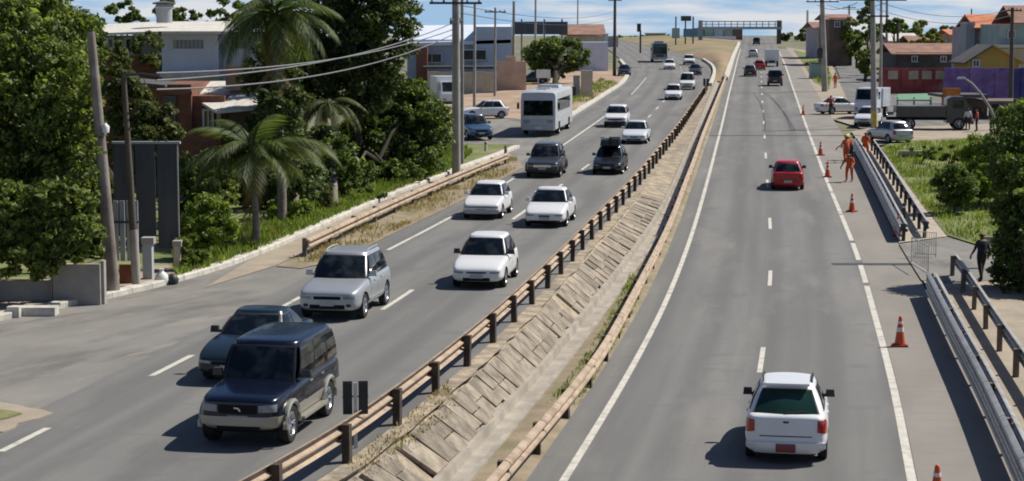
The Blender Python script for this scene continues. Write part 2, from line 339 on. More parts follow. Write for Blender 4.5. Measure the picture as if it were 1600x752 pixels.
# ground: one sheet that follows the roads and reaches the horizon
ys = [-60, -20, 10] + ysamples(20, 3600, .05, 3)
def gcols(Y):
    a, d, e, i = cA(min(Y, 470)), cD(min(Y, 470)), cE(min(Y, 470)), cI(min(Y, 470))
    l, r = zL(Y) - .14, zR(Y) - .14
    near = Y < 235
    return [(-2500, l), (-600, l), (-200, l), (a - 60, l), (a - 20, l), (a - 5, l), ((a + d) / 2, l), (d, l), (d + .7 if near else d + .3 * (e - d), (r - .4) if near else l), (e, r), ((e + i) / 2, r), (i, r), (i + 6, r), (i + 30, r), (i + 90, r), (300 + i, r), (900, r), (2500, r)]
vs = []; fs = []
for y in ys: vs += [(x, y, z) for x, z in gcols(y)]
nc = 18
for j in range(len(ys) - 1):
    for i in range(nc - 1): k = j * nc + i; fs.append((k, k + 1, k + nc + 1, k + nc))
me = bpy.data.meshes.new('ground'); me.from_pydata(vs, [], fs); me.materials.append(M['ground']); me.shade_smooth(); struct(link('ground', me))

# carriageways
road_l = strip('left_carriageway', lambda Y: cB(Y) - 1.0, lambda Y: cD(Y) - .05, 14, 640, zL, 0, 'asphalt', 6)
road_r = strip('right_carriageway', lambda Y: cE(Y), lambda Y: cH(Y) + .12, 14, 640, zR, 0, 'asphalt', 5)
strip('hard_shoulder', lambda Y: cH(Y) + .12, lambda Y: cI(Y) - .05, 14, 420, zR, -.004, 'shoulder', 4)
strip('slip_lane', lambda Y: min(cA(Y), cB(Y) - 1.2), lambda Y: cB(Y) - .9, 14, 126, zL, -.006, 'asphalt_old', 6)
strip('left_lay_by', lambda Y: cA(Y), lambda Y: cB(Y) - .9, 126, 640, zL, -.006, 'asphalt', 3)
patch('side_street', [(640, 238), (700, 238), (800, 240), (868, 197), (800, 184), (760, 184), (690, 200), (620, 215)], zL, -.012, 'asphalt_old')
patch('dirt_lot', [(640, 200), (760, 184), (800, 184), (868, 197), (925, 160), (975, 130), (985, 112), (900, 108), (800, 140), (700, 150), (600, 175)], zL, -.03, 'dirt')
patch('service_road', [(1288, 182), (1345, 200), (1480, 205), (1640, 215), (1640, 170), (1440, 150), (1380, 148), (1376, 120), (1345, 97), (1318, 84), (1300, 90), (1312, 120)], zR, -.02, 'asphalt')

# painted markings
def line(c, w0, Y0, Y1, zf, parent, off=0):
    return strip('lane_marking', lambda Y: c(Y) + off - w0 / 2, lambda Y: c(Y) + off + w0 / 2, Y0, Y1, zf, .005, 'line_paint', 1, parent)
for a, b in ((-999, 0),): pass
def pixY(x, y, zf): return at(x, y, zf).y
line(cF, .17, 20, 420, zR, road_r); 
for y0, y1 in ((20, 66), (66.8, 72), (72.9, 78)): line(cH, .19, y0, y1, zR, road_r)
y = 78.8
while y < 230: line(cH, .19, y, y + 9.0, zR, road_r); y += 9.35
line(cH, .19, 230, 420, zR, road_r)
d0 = pixY(1203, 447, zR); per = pixY(1199, 358, zR) - d0
y = d0 - per * 2
while y < 330:
    if y > 20: line(cG, .14, y, y + 4.0, zR, road_r)
    y += per
for p0, p1 in (((0, 706), (75, 669)), ((236, 588), (302, 555)), ((440, 480), (470, 464))): line(cB, .16, pixY(*p0, zL), pixY(*p1, zL), zL, road_l)
line(cB, .16, pixY(605, 391, zL), pixY(712, 336, zL), zL, road_l); line(cB, .15, pixY(780, 291, zL), pixY(800, 279, zL), zL, road_l)
line(cB, .16, pixY(872, 232, zL), pixY(955, 176, zL), zL, road_l); line(cB, .12, 200, 250, zL, road_l)
d0 = pixY(600, 484, zL); y = d0 - 26
while y < 330:
    if y > 20: line(cC, .15, y, y + 4.2, zL, road_l)
    y += 13.0
line(cD, .12, 20, 200, zL, road_l, -.75) if False else None
for yy, x0, x1 in ((212, 1108, 1345), (413, 1300, 1440)):       # dark sealed joints across the right carriageway
    Yj = pixY((x0 + x1) / 2, yy, zR); a = at(x0, yy, zR).x; b = at(x1, yy, zR).x
    strip('sealed_joint', lambda Y: a, lambda Y: b, Yj - .28, Yj + .28, zR, .009, 'tar', 6, road_r, mn=.3)

# median: bank of slabs, drain channel, flat with grass
def bank_pts(Y):
    a, c, e = cD(Y), cCh(Y), cE(Y); l, r = zL(Y), zR(Y)
    c = min(max(c, a + .8), e - .6); k = c - a
    return [(a - .06, l - .01), (a + .35, l - .01), (a + .17 * k, l - .05 - .05 * (l - r)), (c - .42, r + .02), (c - .40, r + .05)]
ysm = ysamples(16, 236, .02, 1.0); vs = []; fs = []
rnd = random.Random(3)
for y in ysm:
    for q, (x, z) in enumerate(bank_pts(y)): vs.append((x + (rnd.uniform(-.06, .06) if 0 < q < 4 else 0), y, z + (rnd.uniform(-.05, .05) if 1 < q < 4 else 0)))
for j in range(len(ysm) - 1):
    for i in range(4): k = j * 5 + i; fs.append((k, k + 1, k + 6, k + 5))
me = bpy.data.meshes.new('median_bank'); me.from_pydata(vs, [], fs); me.materials.append(M['bank']); bank = struct(link('median_bank', me))
prof = [(-.42, -.3), (-.42, .09), (-.27, .09), (-.24, -.12), (.18, -.12), (.21, .07), (.33, .07), (.33, -.3)]
mb = MB(); mb.extr(prof, [((cCh(y), y, zR(y)), (1, 0, 0)) for y in ysm], closed=False); struct(mb.build('drain_channel', 'concrete'))
strip('median_verge', lambda Y: cCh(Y) + .30, lambda Y: cE(Y) + .02, 16, 236, zR, .015, 'verge', 6, zadd=lambda u, y: .05 * math.sin(u * 3.1) * (1 + .5 * math.sin(y * 1.7)) - .02 * (u > .95))
# concrete slabs on the bank, each one its own piece
y = 24.0; rnd = random.Random(11)
while y < 92:
    ln = rnd.uniform(.75, 1.15) * (1 + max(0, y - 60) * .01)
    if rnd.random() < .95:
        P0 = bank_pts(y + ln * .5); (x1, z1), (x2, z2) = P0[2], P0[3]
        t = Vector((x2 - x1, 0, z2 - z1)); Lg = t.length; t.normalize(); dv = along(cD, y); nrm = t.cross(dv); nrm = nrm if nrm.z > 0 else -nrm
        cuts = [.02, rnd.uniform(.42, .62), .97] if rnd.random() < .6 else [.02, rnd.uniform(.85, .99)]
        sk = .55     # the rows slant back down the slope
        for u0, u1 in zip(cuts[:-1], cuts[1:]):
            if rnd.random() < .05: continue
            mbx = MB(); h = rnd.uniform(.004, .036)
            def pt(u, v, up): return Vector((x1, y, z1)) + t * (u * Lg) + dv * (v * ln * .93 + u * sk) + nrm * up
            q = [pt(u0 + .012, 0, 0), pt(u1 - .012, 0, 0), pt(u1 - .012, 1, 0), pt(u0 + .012, 1, 0)]
            tw = [rnd.uniform(-.014, .014) for _ in range(4)]
            mbx.add([p - nrm * .08 for p in q] + [p + nrm * (h + w_) for p, w_ in zip(q, tw)], [(3, 2, 1, 0), (4, 5, 6, 7), (0, 1, 5, 4), (1, 2, 6, 5), (2, 3, 7, 6), (3, 0, 4, 7)])
            mbx.build('slab', 'slab', bank)
    y += ln

# island where the carriageways part
def isl(u, y): return .9 * math.sin(math.pi * min(1, max(0, u))) * sm(236, 300, y)
strip('median_island', lambda Y: cD(Y) + .02, lambda Y: cE(Y) - .02, 236, 560, zL, .02, 'dirt_orange', 8, zadd=isl)
def kerb(name, c, Y0, Y1, zf, m, w0=.3, h=.14, piece=1.0, far=90):
    root = struct(link(name, None)); y = Y0
    while y < Y1:
        ln = piece if y < far else piece * 6
        mb = MB(); g = .012; pth = []
        for yy in (y + g, min(Y1, y + ln) - g):
            d = along(c, yy); pth.append(((c(yy), yy, zf(yy)), (d.y, -d.x, 0)))
        mb.extr([(-w0 / 2, -.12), (-w0 / 2, h), (w0 / 2 - .03, h), (w0 / 2, h - .03), (w0 / 2, -.12)], pth); mb.build('kerb_stone', m, root); y += ln
    return root
kerb('left_kerb', lambda Y: cA(Y) - .12, 44, 124, zL, 'kerb_paint', far=70, w0=.36, h=.17)
kerb('left_far_kerb', lambda Y: cA(Y) - .1, 146, 330, zL, 'kerb_paint', piece=2, far=100, w0=.5, h=.2)
kerb('island_kerb', lambda Y: cE(Y) - .1, 240, 480, zR, 'kerb_paint', w0=.6, h=.45, far=0, piece=2)
kerb('island_far_kerb', lambda Y: cD(Y) + .2, 222, 330, zL, 'kerb_paint', w0=.4, h=.35, far=0, piece=1.5)
# land left of the kerb, and the footway in front of the wall
strip('left_verge', lambda Y: cA(Y) - 70, lambda Y: cA(Y) - .25, 30, 126, zL, .08, 'grass_soil', 10, zadd=lambda u, y: .5 * (1 - u))
strip('left_footway', lambda Y: cA(Y) - 2.2, lambda Y: cA(Y) - .28, 30, 64, zL, .10, 'sand', 2)
patch('guardrail_verge', [(432, 417), (470, 400), (560, 352), (650, 312), (740, 272), (805, 243), (818, 262), (760, 294), (700, 325), (610, 368), (530, 408), (470, 420)], zL, .02, 'verge')
patch('gravel_apron', [(320, 450), (432, 415), (540, 360), (700, 290), (800, 243), (790, 236), (690, 277), (540, 340), (460, 377), (390, 407)], zL, .012, 'sand')
# island at the lower left
bm = bmesh.new(); c0 = at(-62, 655, zL); ring = []
for k in range(28):
    t = 2 * math.pi * k / 28; ring.append((c0.x - .4 + 2.0 * math.cos(t) + .16 * math.sin(5 * t) + .1 * math.sin(9 * t), c0.y + 1.9 * math.sin(t) * (1.1 + .15 * math.cos(3 * t) + .08 * math.sin(7 * t))))
mb = MB(); mb.prism(ring, -.05, .02); struct(mb.build('traffic_island', 'sand'))
mb = MB(); mb.prism([(c0.x - .25 + (x - c0.x) * .80, c0.y + (y - c0.y) * .70) for x, y in ring], 0, .05); struct(mb.build('island_turf', 'grass_soil'))

# right-hand side: footways, grass, side path
strip('right_footway', lambda Y: cI(Y) + .02, lambda Y: cI(Y) + 4.6, 16, 68, zR, .03, 'sand', 4)
patch('side_path', [(1405, 383), (1440, 440), (1500, 445), (1545, 440), (1640, 410), (1640, 385), (1545, 392), (1480, 372)], zR, .045, 'asphalt_old')
patch('far_footway', [(1335, 235), (1405, 381), (1480, 371), (1440, 320), (1400, 265), (1375, 232), (1350, 222)], zR, .04, 'pave')
patch('right_grass', [(1376, 232), (1400, 265), (1440, 320), (1480, 370), (1545, 390), (1680, 385), (1680, 235), (1560, 215), (1400, 222)], zR, .06, 'grass_soil')
patch('roadside_dirt', [(1240, 105), (1256, 130), (1290, 182), (1345, 200), (1330, 170), (1310, 125), (1296, 92), (1270, 80), (1228, 74)], zR, -.01, 'sand')
patch('roadside_grass', [(1256, 100), (1272, 128), (1296, 140), (1300, 120), (1290, 95), (1262, 84), (1240, 78)], zR, .03, 'grass_soil')
patch('market_yard', [(1345, 228), (1480, 222), (1640, 222), (1640, 190), (1480, 196), (1360, 200), (1330, 205)], zR, .0, 'sand')

# ------------------------------------------------------------------ guardrails
WB = [(-.02, .38), (.075, .42), (.095, .47), (.075, .515), (-.02, .55), (-.02, .58), (.075, .615), (.095, .66), (.075, .71), (-.02, .75)]
def guardrail(name, label, c, zf, Y0, Y1, sp, side, mbeam, mpost, post=(.15, .17, .72), back=.10, ends=True, group=None, dz=0, hz=0):
    low = 'double' in name
    name = name.replace('double_', '')
    root = thing(name, label, 'guardrail', (c(Y0), Y0, zf(Y0) + dz), 0, group); o = Vector((c(Y0), Y0, zf(Y0) + dz))
    prof = [(side * (x + back), z + hz) for x, z in WB] + [(side * (x + back - .022), z + hz) for x, z in WB[::-1]]
    yy = []; y = Y0
    while y < Y1: yy.append(y); y += sp * along(c, y).y
    pm = MB(); pm.box((0, 0, post[2] / 2 - .15), (post[0], post[1], post[2] + .3 + hz)); pme = pm.mesh('post', mpost)
    bl = MB(); bl.box((0, 0, 0), (back, .12, .26)); ble = bl.mesh('spacer_block', mpost)
    rr = random.Random(len(label))
    for i, y in enumerate(yy):
        d = along(c, y); p = Vector((c(y), y, zf(y) + dz)) - o
        q = link('post', pme, root, p + Vector((0, 0, rr.uniform(-.03, .03))), (rr.uniform(-.03, .03), rr.uniform(-.035, .035), facing(d) + rr.uniform(-.1, .1)))
        link('spacer_block', ble, q, (side * (post[0] / 2 + back / 2 - .03), 0, .565 + hz))
        if i < len(yy) - 1:
            mb = MB(); pth = []
            for t in (0, .5, 1):
                Y = y + (yy[i + 1] - y) * t + (.05 if t == 0 else 0); dd = along(c, Y); pth.append((Vector((c(Y), Y, zf(Y) + dz)) - o, (dd.y, -dd.x, 0)))
            mb.extr(prof, pth); mb.build('beam', mbeam, root, smooth=40)
            if low: mb = MB(); mb.extr([(a, z - .34) for a, z in prof], pth); mb.build('beam', mbeam, root, smooth=40); mb = MB(); mb.extr([(-a, z) for a, z in prof], pth); mb.build('beam', mbeam, root, smooth=40)
    return root
guardrail('median_guardrail', 'tan median guardrail on dark posts along the slab bank and left carriageway', cD, zL, 24.9, 214, 3.5, -1, 'rail_tan', 'post_wood')
guardrail('median_guardrail', 'tan median guardrail between drain channel and right carriageway', cJ, zR, pixY(785, 777, zR) - 3.87 * 2, 240, 3.87, 1, 'rail_tan', 'post_wood')
cK = curve([(476, 402), (565, 358), (640, 322), (720, 286), (803, 251)], zL)
guardrail('roadside_guardrail', 'short tan guardrail on the left verge beside the white car', cK, zL, pixY(476, 402, zL), pixY(800, 252, zL), 4.0, 1, 'rail_tan', 'post_brown', hz=-.1)
cR1 = lambda Y: cI(Y)
guardrail('double_shoulder_guardrail', 'steel guardrail edging the shoulder beside the nearest cone', cR1, zR, 19.9, pixY(1449, 450, zR), 4.0, -1, 'rail_steel', 'post_brown', dz=.03, hz=.05)
guardrail('footway_guardrail', 'steel guardrail facing the footway behind the shoulder guardrail', lambda Y: cI(Y) + 1.15, zR, 20.9, pixY(1449, 450, zR) + 3.0, 4.0, 1, 'rail_steel', 'post_brown', dz=.03, hz=.05)
guardrail('double_shoulder_guardrail', 'steel guardrail edging the shoulder next to the orange workers', lambda Y: cI(Y) + .15, zR, pixY(1405, 378, zR), pixY(1340, 243, zR) + 4, 4.0, -1, 'rail_steel', 'dark_metal')
guardrail('footway_guardrail', 'steel guardrail along the paved footway behind the orange workers', lambda Y: cI(Y) + 1.1, zR, pixY(1405, 378, zR) + 1, pixY(1340, 243, zR) + 5, 3.0, 1, 'rail_steel', 'dark_metal', post=(.13, .15, .74))
mb = MB(); mb.extr([(.12, -.1), (.12, .10), (1.0, .10), (1.0, -.1)], [((cI(y), y, zR(y)), (1, 0, 0)) for y in ysamples(18, pixY(1449, 450, zR), .03, 2)]); struct(mb.build('rail_kerb_strip', 'sand'))

# ================================================================== VEHICLES  (local +Y is the front)
def evaluated(o):
    dg = bpy.context.evaluated_depsgraph_get(); return bpy.data.meshes.new_from_object(o.evaluated_get(dg))
def lerp_tab(tab, y):
    ys_ = [t[0] for t in tab]; return float(np.interp(y, ys_, [t[1] for t in tab]))
WHEELS = {}
def wheel_meshes(r, w_, rimc='rim'):
    k = (round(r, 3), round(w_, 3), rimc)
    if k in WHEELS: return WHEELS[k]
    h = w_ / 2
    t = MB(); t.lathe([(r * .62, -h * .8), (r * .80, -h), (r * .95, -h * .95), (r, -h * .55), (r, h * .55), (r * .95, h * .95), (r * .80, h), (r * .62, h * .8)], 24, 'X')
    d = MB(); d.lathe([(.001, h * .55), (r * .14, h * .62), (r * .18, h * .40), (r * .25, h * .45)], 20, 'X')
    d.lathe([(r * .52, h * .55), (r * .60, h * .90), (r * .66, h * .82), (r * .64, -h * .8)], 24, 'X')
    for i in range(5):
        a = 2 * math.pi * i / 5
        for da in (-.16, .16):
            d.tube([(h * .5, r * .12 * math.cos(a), r * .12 * math.sin(a)), (h * .72, r * .60 * math.cos(a + da), r * .60 * math.sin(a + da))], [r * .07, r * .055], 6)
    d.cur = 1; d.lathe([(.001, h * .1), (r * .62, h * .1)], 20, 'X')
    WHEELS[k] = (t.mesh('wheel', 'rubber', 40), d.mesh('rim', [rimc, 'under'], 40)); return WHEELS[k]
MODELS = {}
def car_model(key, P):
    """body, greenhouse, panes, lamps... as a list of (name, mesh, parent index, location, rotation)"""
    if key in MODELS: return MODELS[key]
    L, W, H, gc, r = P['L'], P['W'], P['H'], P.get('gc', .22), P.get('r', .31)
    hw = W / 2; yf = L / 2; yr = -L / 2; out = []
    pa = P['paint']; low = P.get('low'); lowf = P.get('lowf', .34)
    top = sorted(P['top'])                       # (y, z) of bonnet / belt / boot
    sts = [yr, yr + .05, yr + .18, yr + .5, yr * .5, 0, yf * .5, yf - .5, yf - .18, yf - .05, yf]
    ws = [.74, .88, .955, .99, 1, 1, 1, .975, .925, .83, .66]
    rings = []
    for i, (y, s) in enumerate(zip(sts, ws)):
        e = 1 if i in (0, 10) else 0; e2 = 1 if i in (1, 9) else 0
        zt = lerp_tab(top, y) - (.10 if e else .03 if e2 else 0); z0 = gc + (.10 if e else .04 if e2 else 0); wv = hw * s; dz = zt - z0
        half = [(0, z0), (.80 * wv, z0), (.965 * wv, z0 + .07), (wv, z0 + lowf * dz), (wv, z0 + (lowf + .03) * dz), (.985 * wv, z0 + .78 * dz), (.94 * wv, zt - .015), (.82 * wv, zt + .012), (0, zt + .035)]
        rings.append([(x, y, z) for x, z in half] + [(-x, y, z) for x, z in half[-2:0:-1]])
    n = len(rings[0]); vs = [p for rg in rings for p in rg]; fs = []
    for i in range(len(rings) - 1):
        for k in range(n): fs.append((i * n + k, i * n + (k + 1) % n, (i + 1) * n + (k + 1) % n, (i + 1) * n + k))
    for base in (0, (len(rings) - 1) * n):
        for k in range(8):
            a, b = k, k + 1; c, d = (n - k - 1) % n, (n - k) % n
            q = [base + a, base + b, base + (c if b != 8 else b), base + d]
            q = list(dict.fromkeys(q)); 
            if len(q) > 2: fs.append(tuple(q))
    mb = MB(); mb.add(vs, fs); tmp = mb.build('tmp', [pa], None)
    sub = tmp.modifiers.new('s', 'SUBSURF'); sub.levels = 2; sub.render_levels = 2
    cut = MB(); wy = (yf - P['fo'], yf - P['fo'] - P['wb'])
    for y in wy: cut.tube([(-hw - .3, y, r), (hw + .3, y, r)], r * 1.17, 20)
    # cut only the outer part of the wheel wells so that the floor stays
    co = MB()
    for y in wy:
        for s in (-1, 1): co.tube([(s * (hw - .30), y, r), (s * (hw + .3), y, r)], r * 1.17, 20)
    cob = co.build('tmpcut', ['under']); 
    bo = tmp.modifiers.new('b', 'BOOLEAN'); bo.object = cob; bo.operation = 'DIFFERENCE'; bo.solver = 'EXACT'
    me = evaluated(tmp); me.name = 'body'; me.materials.clear()
    for m_ in [pa, low or pa, 'under']: me.materials.append(M[m_])
    bpy.data.objects.remove(tmp); bpy.data.objects.remove(cob)
    for p in me.polygons:
        c = p.center; mi = 0
        inwell = any((c.y - y) ** 2 + (c.z - r) ** 2 < (r * 1.165) ** 2 and abs(c.x) < hw - .01 for y in wy)
        zt = lerp_tab(top, c.y)
        if inwell or c.z < gc + .025 : mi = 2
        elif low and c.z < gc + (lowf + .015) * (zt - gc): mi = 1
        p.material_index = mi
    me.shade_smooth(); me.set_sharp_from_angle(angle=R(42))
    bmx = bmesh.new(); bmx.from_mesh(me); bvh = BVHTree.FromBMesh(bmx); bmx.free()
    out.append(('body', me, None, None, None))
    # greenhouse
    yA, yB, yC, yD = P['glass']                  # screen base, screen top, rear glass top, rear glass base
    zb = lambda y: lerp_tab(top, y) - .03
    wb_, wt = hw * P.get('wb_', .885), hw * P.get('wt', .655); zr = H - .075
    cs = P.get('curve', .19)
    def G(side, u, v):
        vv = v
        bul = .035 * math.sin(math.pi * v)
        if side in ('f', 'r'):
            y0, y1 = (yA, yB) if side == 'f' else (yD, yC); s = 1 if side == 'f' else -1
            c0, c1 = (cs, cs * .6) if side == 'f' else (cs * .7, cs * .4)
            x = u * (wb_ + (wt - wb_) * vv); y = y0 + (y1 - y0) * vv - s * (c0 + (c1 - c0) * vv) * u * u + s * bul * .6; z = zb(y0) + (zr - zb(y0)) * vv + .02 * (1 - u * u) * v
            return Vector((x, y, z))
        s = 1 if side == 'R' else -1
        ybf, ytf = yA - cs, yB - cs * .6; ybr, ytr = yD + cs * .7, yC + cs * .4
        yb = ybf + (ybr - ybf) * u; yt = ytf + (ytr - ytf) * u; bow = .03 * math.sin(math.pi * u)
        x = s * (wb_ + (wt - wb_) * vv + bow + bul); y = yb + (yt - yb) * vv; zbl = zb(ybf) + (zb(ybr) - zb(ybf)) * u
        return Vector((x, y, zbl + (zr - zbl) * vv + .012 * math.sin(math.pi * u) * v))
    ringuv = [('f', u) for u in (-1, -.5, 0, .5, 1)] + [('R', u) for u in (.2, .4, .6, .8)] + [('r', u) for u in (1, .5, 0, -.5, -1)] + [('L', u) for u in (.8, .6, .4, .2)]
    rows = [[G(s, u, v) for s, u in ringuv] for v in (0, .33, .66, .94)]
    cen = sum((p for p in rows[-1]), Vector()) / len(ringuv)
    for f_, dz in ((.985, .022), (.94, .045), (.80, .058), (.4, .075)):
        rows.append([Vector((cen.x + (p.x - cen.x) * f_, cen.y + (p.y - cen.y) * (f_ if f_ < .95 else f_ + .01), zr + dz + (p.z - cen.z) * .4 * f_)) for p in (G(s, u, 1) for s, u in ringuv)])
    gmb = MB(); m_ = len(ringuv); gv = [p for rw in rows for p in rw]; gf = []
    for i in range(len(rows) - 1):
        for k in range(m_): gf.append((i * m_ + k, i * m_ + (k + 1) % m_, (i + 1) * m_ + (k + 1) % m_, (i + 1) * m_ + k))
    gf.append(tuple(range((len(rows) - 1) * m_, len(rows) * m_))); gmb.add(gv, gf)
    cab_ = gmb.build('tmpcab', [P.get('roofpaint', pa)], None); sb_ = cab_.modifiers.new('s', 'SUBSURF'); sb_.levels = 2; sb_.render_levels = 2
    cme = evaluated(cab_); cme.name = 'cabin'; cme.shade_smooth(); bpy.data.objects.remove(cab_); out.append(('cabin', cme, None, None, None))
    def pane(name, side, u0, u1, v0, v1, m='glass', off=.010, slant=(0, 0), par=None):
        nu, nv = 6, 4; g = []; nn = []
        for j in range(nv + 1):
            for i in range(nu + 1):
                v = v0 + (v1 - v0) * j / nv; tt = j / nv
                u = (u0 + slant[0] * tt) + ((u1 + slant[1] * tt) - (u0 + slant[0] * tt)) * i / nu
                p = G(side, u, v); e = 1e-3; n_ = (G(side, u + e, v) - p).cross(G(side, u, v + e) - p).normalized()
                ref = p - Vector((0, (yB + yC) / 2, p.z)); n_ = n_ if n_.dot(Vector((ref.x, ref.y * .6, .1))) > 0 else -n_
                g.append(p + n_ * off); nn.append(n_)
        pb = MB(); ff = [(j * (nu + 1) + i, j * (nu + 1) + i + 1, (j + 1) * (nu + 1) + i + 1, (j + 1) * (nu + 1) + i) for j in range(nv) for i in range(nu)]
        bd = [i for i in range(nu + 1)] + [j * (nu + 1) + nu for j in range(1, nv + 1)] + [nv * (nu + 1) + i for i in range(nu - 1, -1, -1)] + [j * (nu + 1) for j in range(nv - 1, 0, -1)]
        k0 = len(g); g2 = [g[b] - nn[b] * .02 for b in bd]
        ff += [(bd[i], bd[(i + 1) % len(bd)], k0 + (i + 1) % len(bd), k0 + i) for i in range(len(bd))]
        pb.add(g + g2, ff); out.append((name, pb.mesh(name, [m], 50), par, None, None)); k_ = len(out) - 1
        if par is None:
            du, dv = (.045, .05) if side in 'fr' else (.012, .05)
            pane('frame', side, u0 - du, u1 + du, v0 - dv, v1 + dv, 'trim', off * .5, slant, k_)
        return k_
    gm = P.get('glassmat', 'glass')
    pane('windscreen', 'f', -.91, .91, .08, .90, gm)
    pane('rear_window', 'r', *P.get('rearw', (-.86, .86, .14, .86)), P.get('rearmat', gm))
    for s in 'LR':
        for (u0, u1) in P.get('side', ((.05, .45), (.49, .86))): pane('side_window', s, u0, u1, .13, .88, gm)
    def decal(name, face, pts, m, off=.010, nu=6, nv=3, par=None):
        """patch lying on the body; pts: four (a, z) corners on the chosen face"""
        a, b, c, d = [Vector((p[0], p[1], 0)) for p in pts]; g = []; nn = []
        for j in range(nv + 1):
            for i in range(nu + 1):
                u, v = i / nu, j / nv; q = (a * (1 - u) + b * u) * (1 - v) + (d * (1 - u) + c * u) * v
                if face == 'F': og, dr = Vector((q.x, yf + 1, q.y)), Vector((0, -1, 0))
                elif face == 'B': og, dr = Vector((q.x, yr - 1, q.y)), Vector((0, 1, 0))
                elif face == 'T': og, dr = Vector((q.x, q.y, 3)), Vector((0, 0, -1))
                else: s = 1 if face == 'R' else -1; og, dr = Vector((s * 3, q.x, q.y)), Vector((-s, 0, 0))
                h, n_, _, _ = bvh.ray_cast(og, dr)
                if h is None: h, n_, _, _ = bvh.find_nearest(og + dr * (1.0 if face in 'FB' else 3 - hw))
                n_ = n_ if n_.dot(dr) < 0 else -n_
                g.append(h + n_ * off); nn.append(n_)
        pb = MB(); ff = [(j * (nu + 1) + i, j * (nu + 1) + i + 1, (j + 1) * (nu + 1) + i + 1, (j + 1) * (nu + 1) + i) for j in range(nv) for i in range(nu)]
        bd = [i for i in range(nu + 1)] + [j * (nu + 1) + nu for j in range(1, nv + 1)] + [nv * (nu + 1) + i for i in range(nu - 1, -1, -1)] + [j * (nu + 1) for j in range(nv - 1, 0, -1)]
        k0 = len(g); g2 = [g[b_] - nn[b_] * (off + .02) for b_ in bd]
        ff += [(bd[i], bd[(i + 1) % len(bd)], k0 + (i + 1) % len(bd), k0 + i) for i in range(len(bd))]
        pb.add(g + g2, ff); out.append((name, pb.mesh(name, [m], 50), par, None, None)); return len(out) - 1
    def rect(x0, x1, z0, z1): return [(x0, z0), (x1, z0), (x1, z1), (x0, z1)]
    zf, zbk = lerp_tab(top, yf - .05), lerp_tab(top, yr + .05)
    # front
    hl = P.get('head', (.50, .94, .60, .78)); x0, x1, a0, a1 = hl[0] * hw, hl[1] * hw * .9, gc + (zf - gc) * hl[2], gc + (zf - gc) * hl[3]
    for s in (-1, 1):
        decal('headlight', 'F', [(s * x0, a0 + .02), (s * x1, a0 + .03), (s * x1, a1 + .02), (s * x0, a1)], 'lamp_clear')
    gw = P.get('grille', (.46, .60, .76)); decal('grille', 'F', rect(-gw[0] * hw, gw[0] * hw, gc + (zf - gc) * gw[1], gc + (zf - gc) * gw[2]), P.get('grillemat', 'under'))
    if P.get('emblem'):                          # small bright slanted mark on the grille
        zc = gc + (zf - gc) * (gw[1] + gw[2]) / 2
        decal('emblem', 'F', [(-.07, zc - .035), (-.035, zc - .035), (.01, zc + .035), (-.025, zc + .035)], 'chrome', .02, 2, 2)
        decal('emblem', 'F', [(-.035, zc + .008), (.07, zc + .02), (.075, zc + .042), (-.02, zc + .036)], 'chrome', .022, 2, 2)
    bw = P.get('intake', (.55, .16, .36)); decal('lower_intake', 'F', rect(-bw[0] * hw, bw[0] * hw, gc + (zf - gc) * bw[1], gc + (zf - gc) * bw[2]), 'under')
    decal('number_plate', 'F', rect(-.20, .20, gc + (zf - gc) * .30, gc + (zf - gc) * .30 + .12), 'plate_grey', .028)
    if P.get('bumper'): decal('bumper', 'F', rect(-.86 * hw, .86 * hw, gc + (zf - gc) * P['bumper'][0], gc + (zf - gc) * P['bumper'][1]), P['bumper'][2], .045, 10, 3)
    if P.get('fog'):
        for s in (-1, 1): decal('fog_lamp', 'F', rect(s * .60 * hw, s * .74 * hw, gc + (zf - gc) * .26, gc + (zf - gc) * .40), 'trim', .012)
    # rear
    tl = P.get('tail', (.68, .96, .52, .86)); x0, x1, a0, a1 = tl[0] * hw, tl[1] * hw * .93, gc + (zbk - gc) * tl[2], gc + (zbk - gc) * tl[3]
    for s in (-1, 1): decal('tail_light', 'B', [(s * x0, a0 + .04), (s * x1, a0), (s * x1, a1), (s * x0, a1)], 'lamp_red')
    decal('number_plate', 'B', rect(-.20, .20, gc + (zbk - gc) * P.get('rplate', .26), gc + (zbk - gc) * P.get('rplate', .26) + .13), P.get('platemat', 'plate_grey'), .075)
    if P.get('seam'):
        z1, z2 = gc + (zbk - gc) * .40, gc + (zbk - gc) * .43
        decal('tailgate_seam', 'B', [(-.62 * hw, z1 + .03), (.62 * hw, z1 + .03), (.62 * hw, z2 + .03), (-.62 * hw, z2 + .03)], 'trim', .003, 8, 1)
        decal('emblem', 'B', [(-.05, gc + (zbk - gc) * .80), (.05, gc + (zbk - gc) * .80), (.06, gc + (zbk - gc) * .85), (-.06, gc + (zbk - gc) * .85)], 'dark_metal', .012, 2, 1)
        decal('rear_bumper', 'B', rect(-.90 * hw, .90 * hw, gc + (zbk - gc) * .04, gc + (zbk - gc) * .30), pa, .05, 10, 3)
        wi = MB(); a = G('r', -.05, .10); b = G('r', .55, .16); wi.tube([a + Vector((0, -.03, 0)), b + Vector((0, -.03, .0))], .012, 6); out.append(('wiper', wi.mesh('wiper', 'trim'), None, None, None))
    if P.get('hiband'): decal('tailgate_band', 'B', rect(-.5 * hw, .5 * hw, gc + (zbk - gc) * .62, gc + (zbk - gc) * .67), 'chrome', .012)
    # sides
    zs = lerp_tab(top, 0)
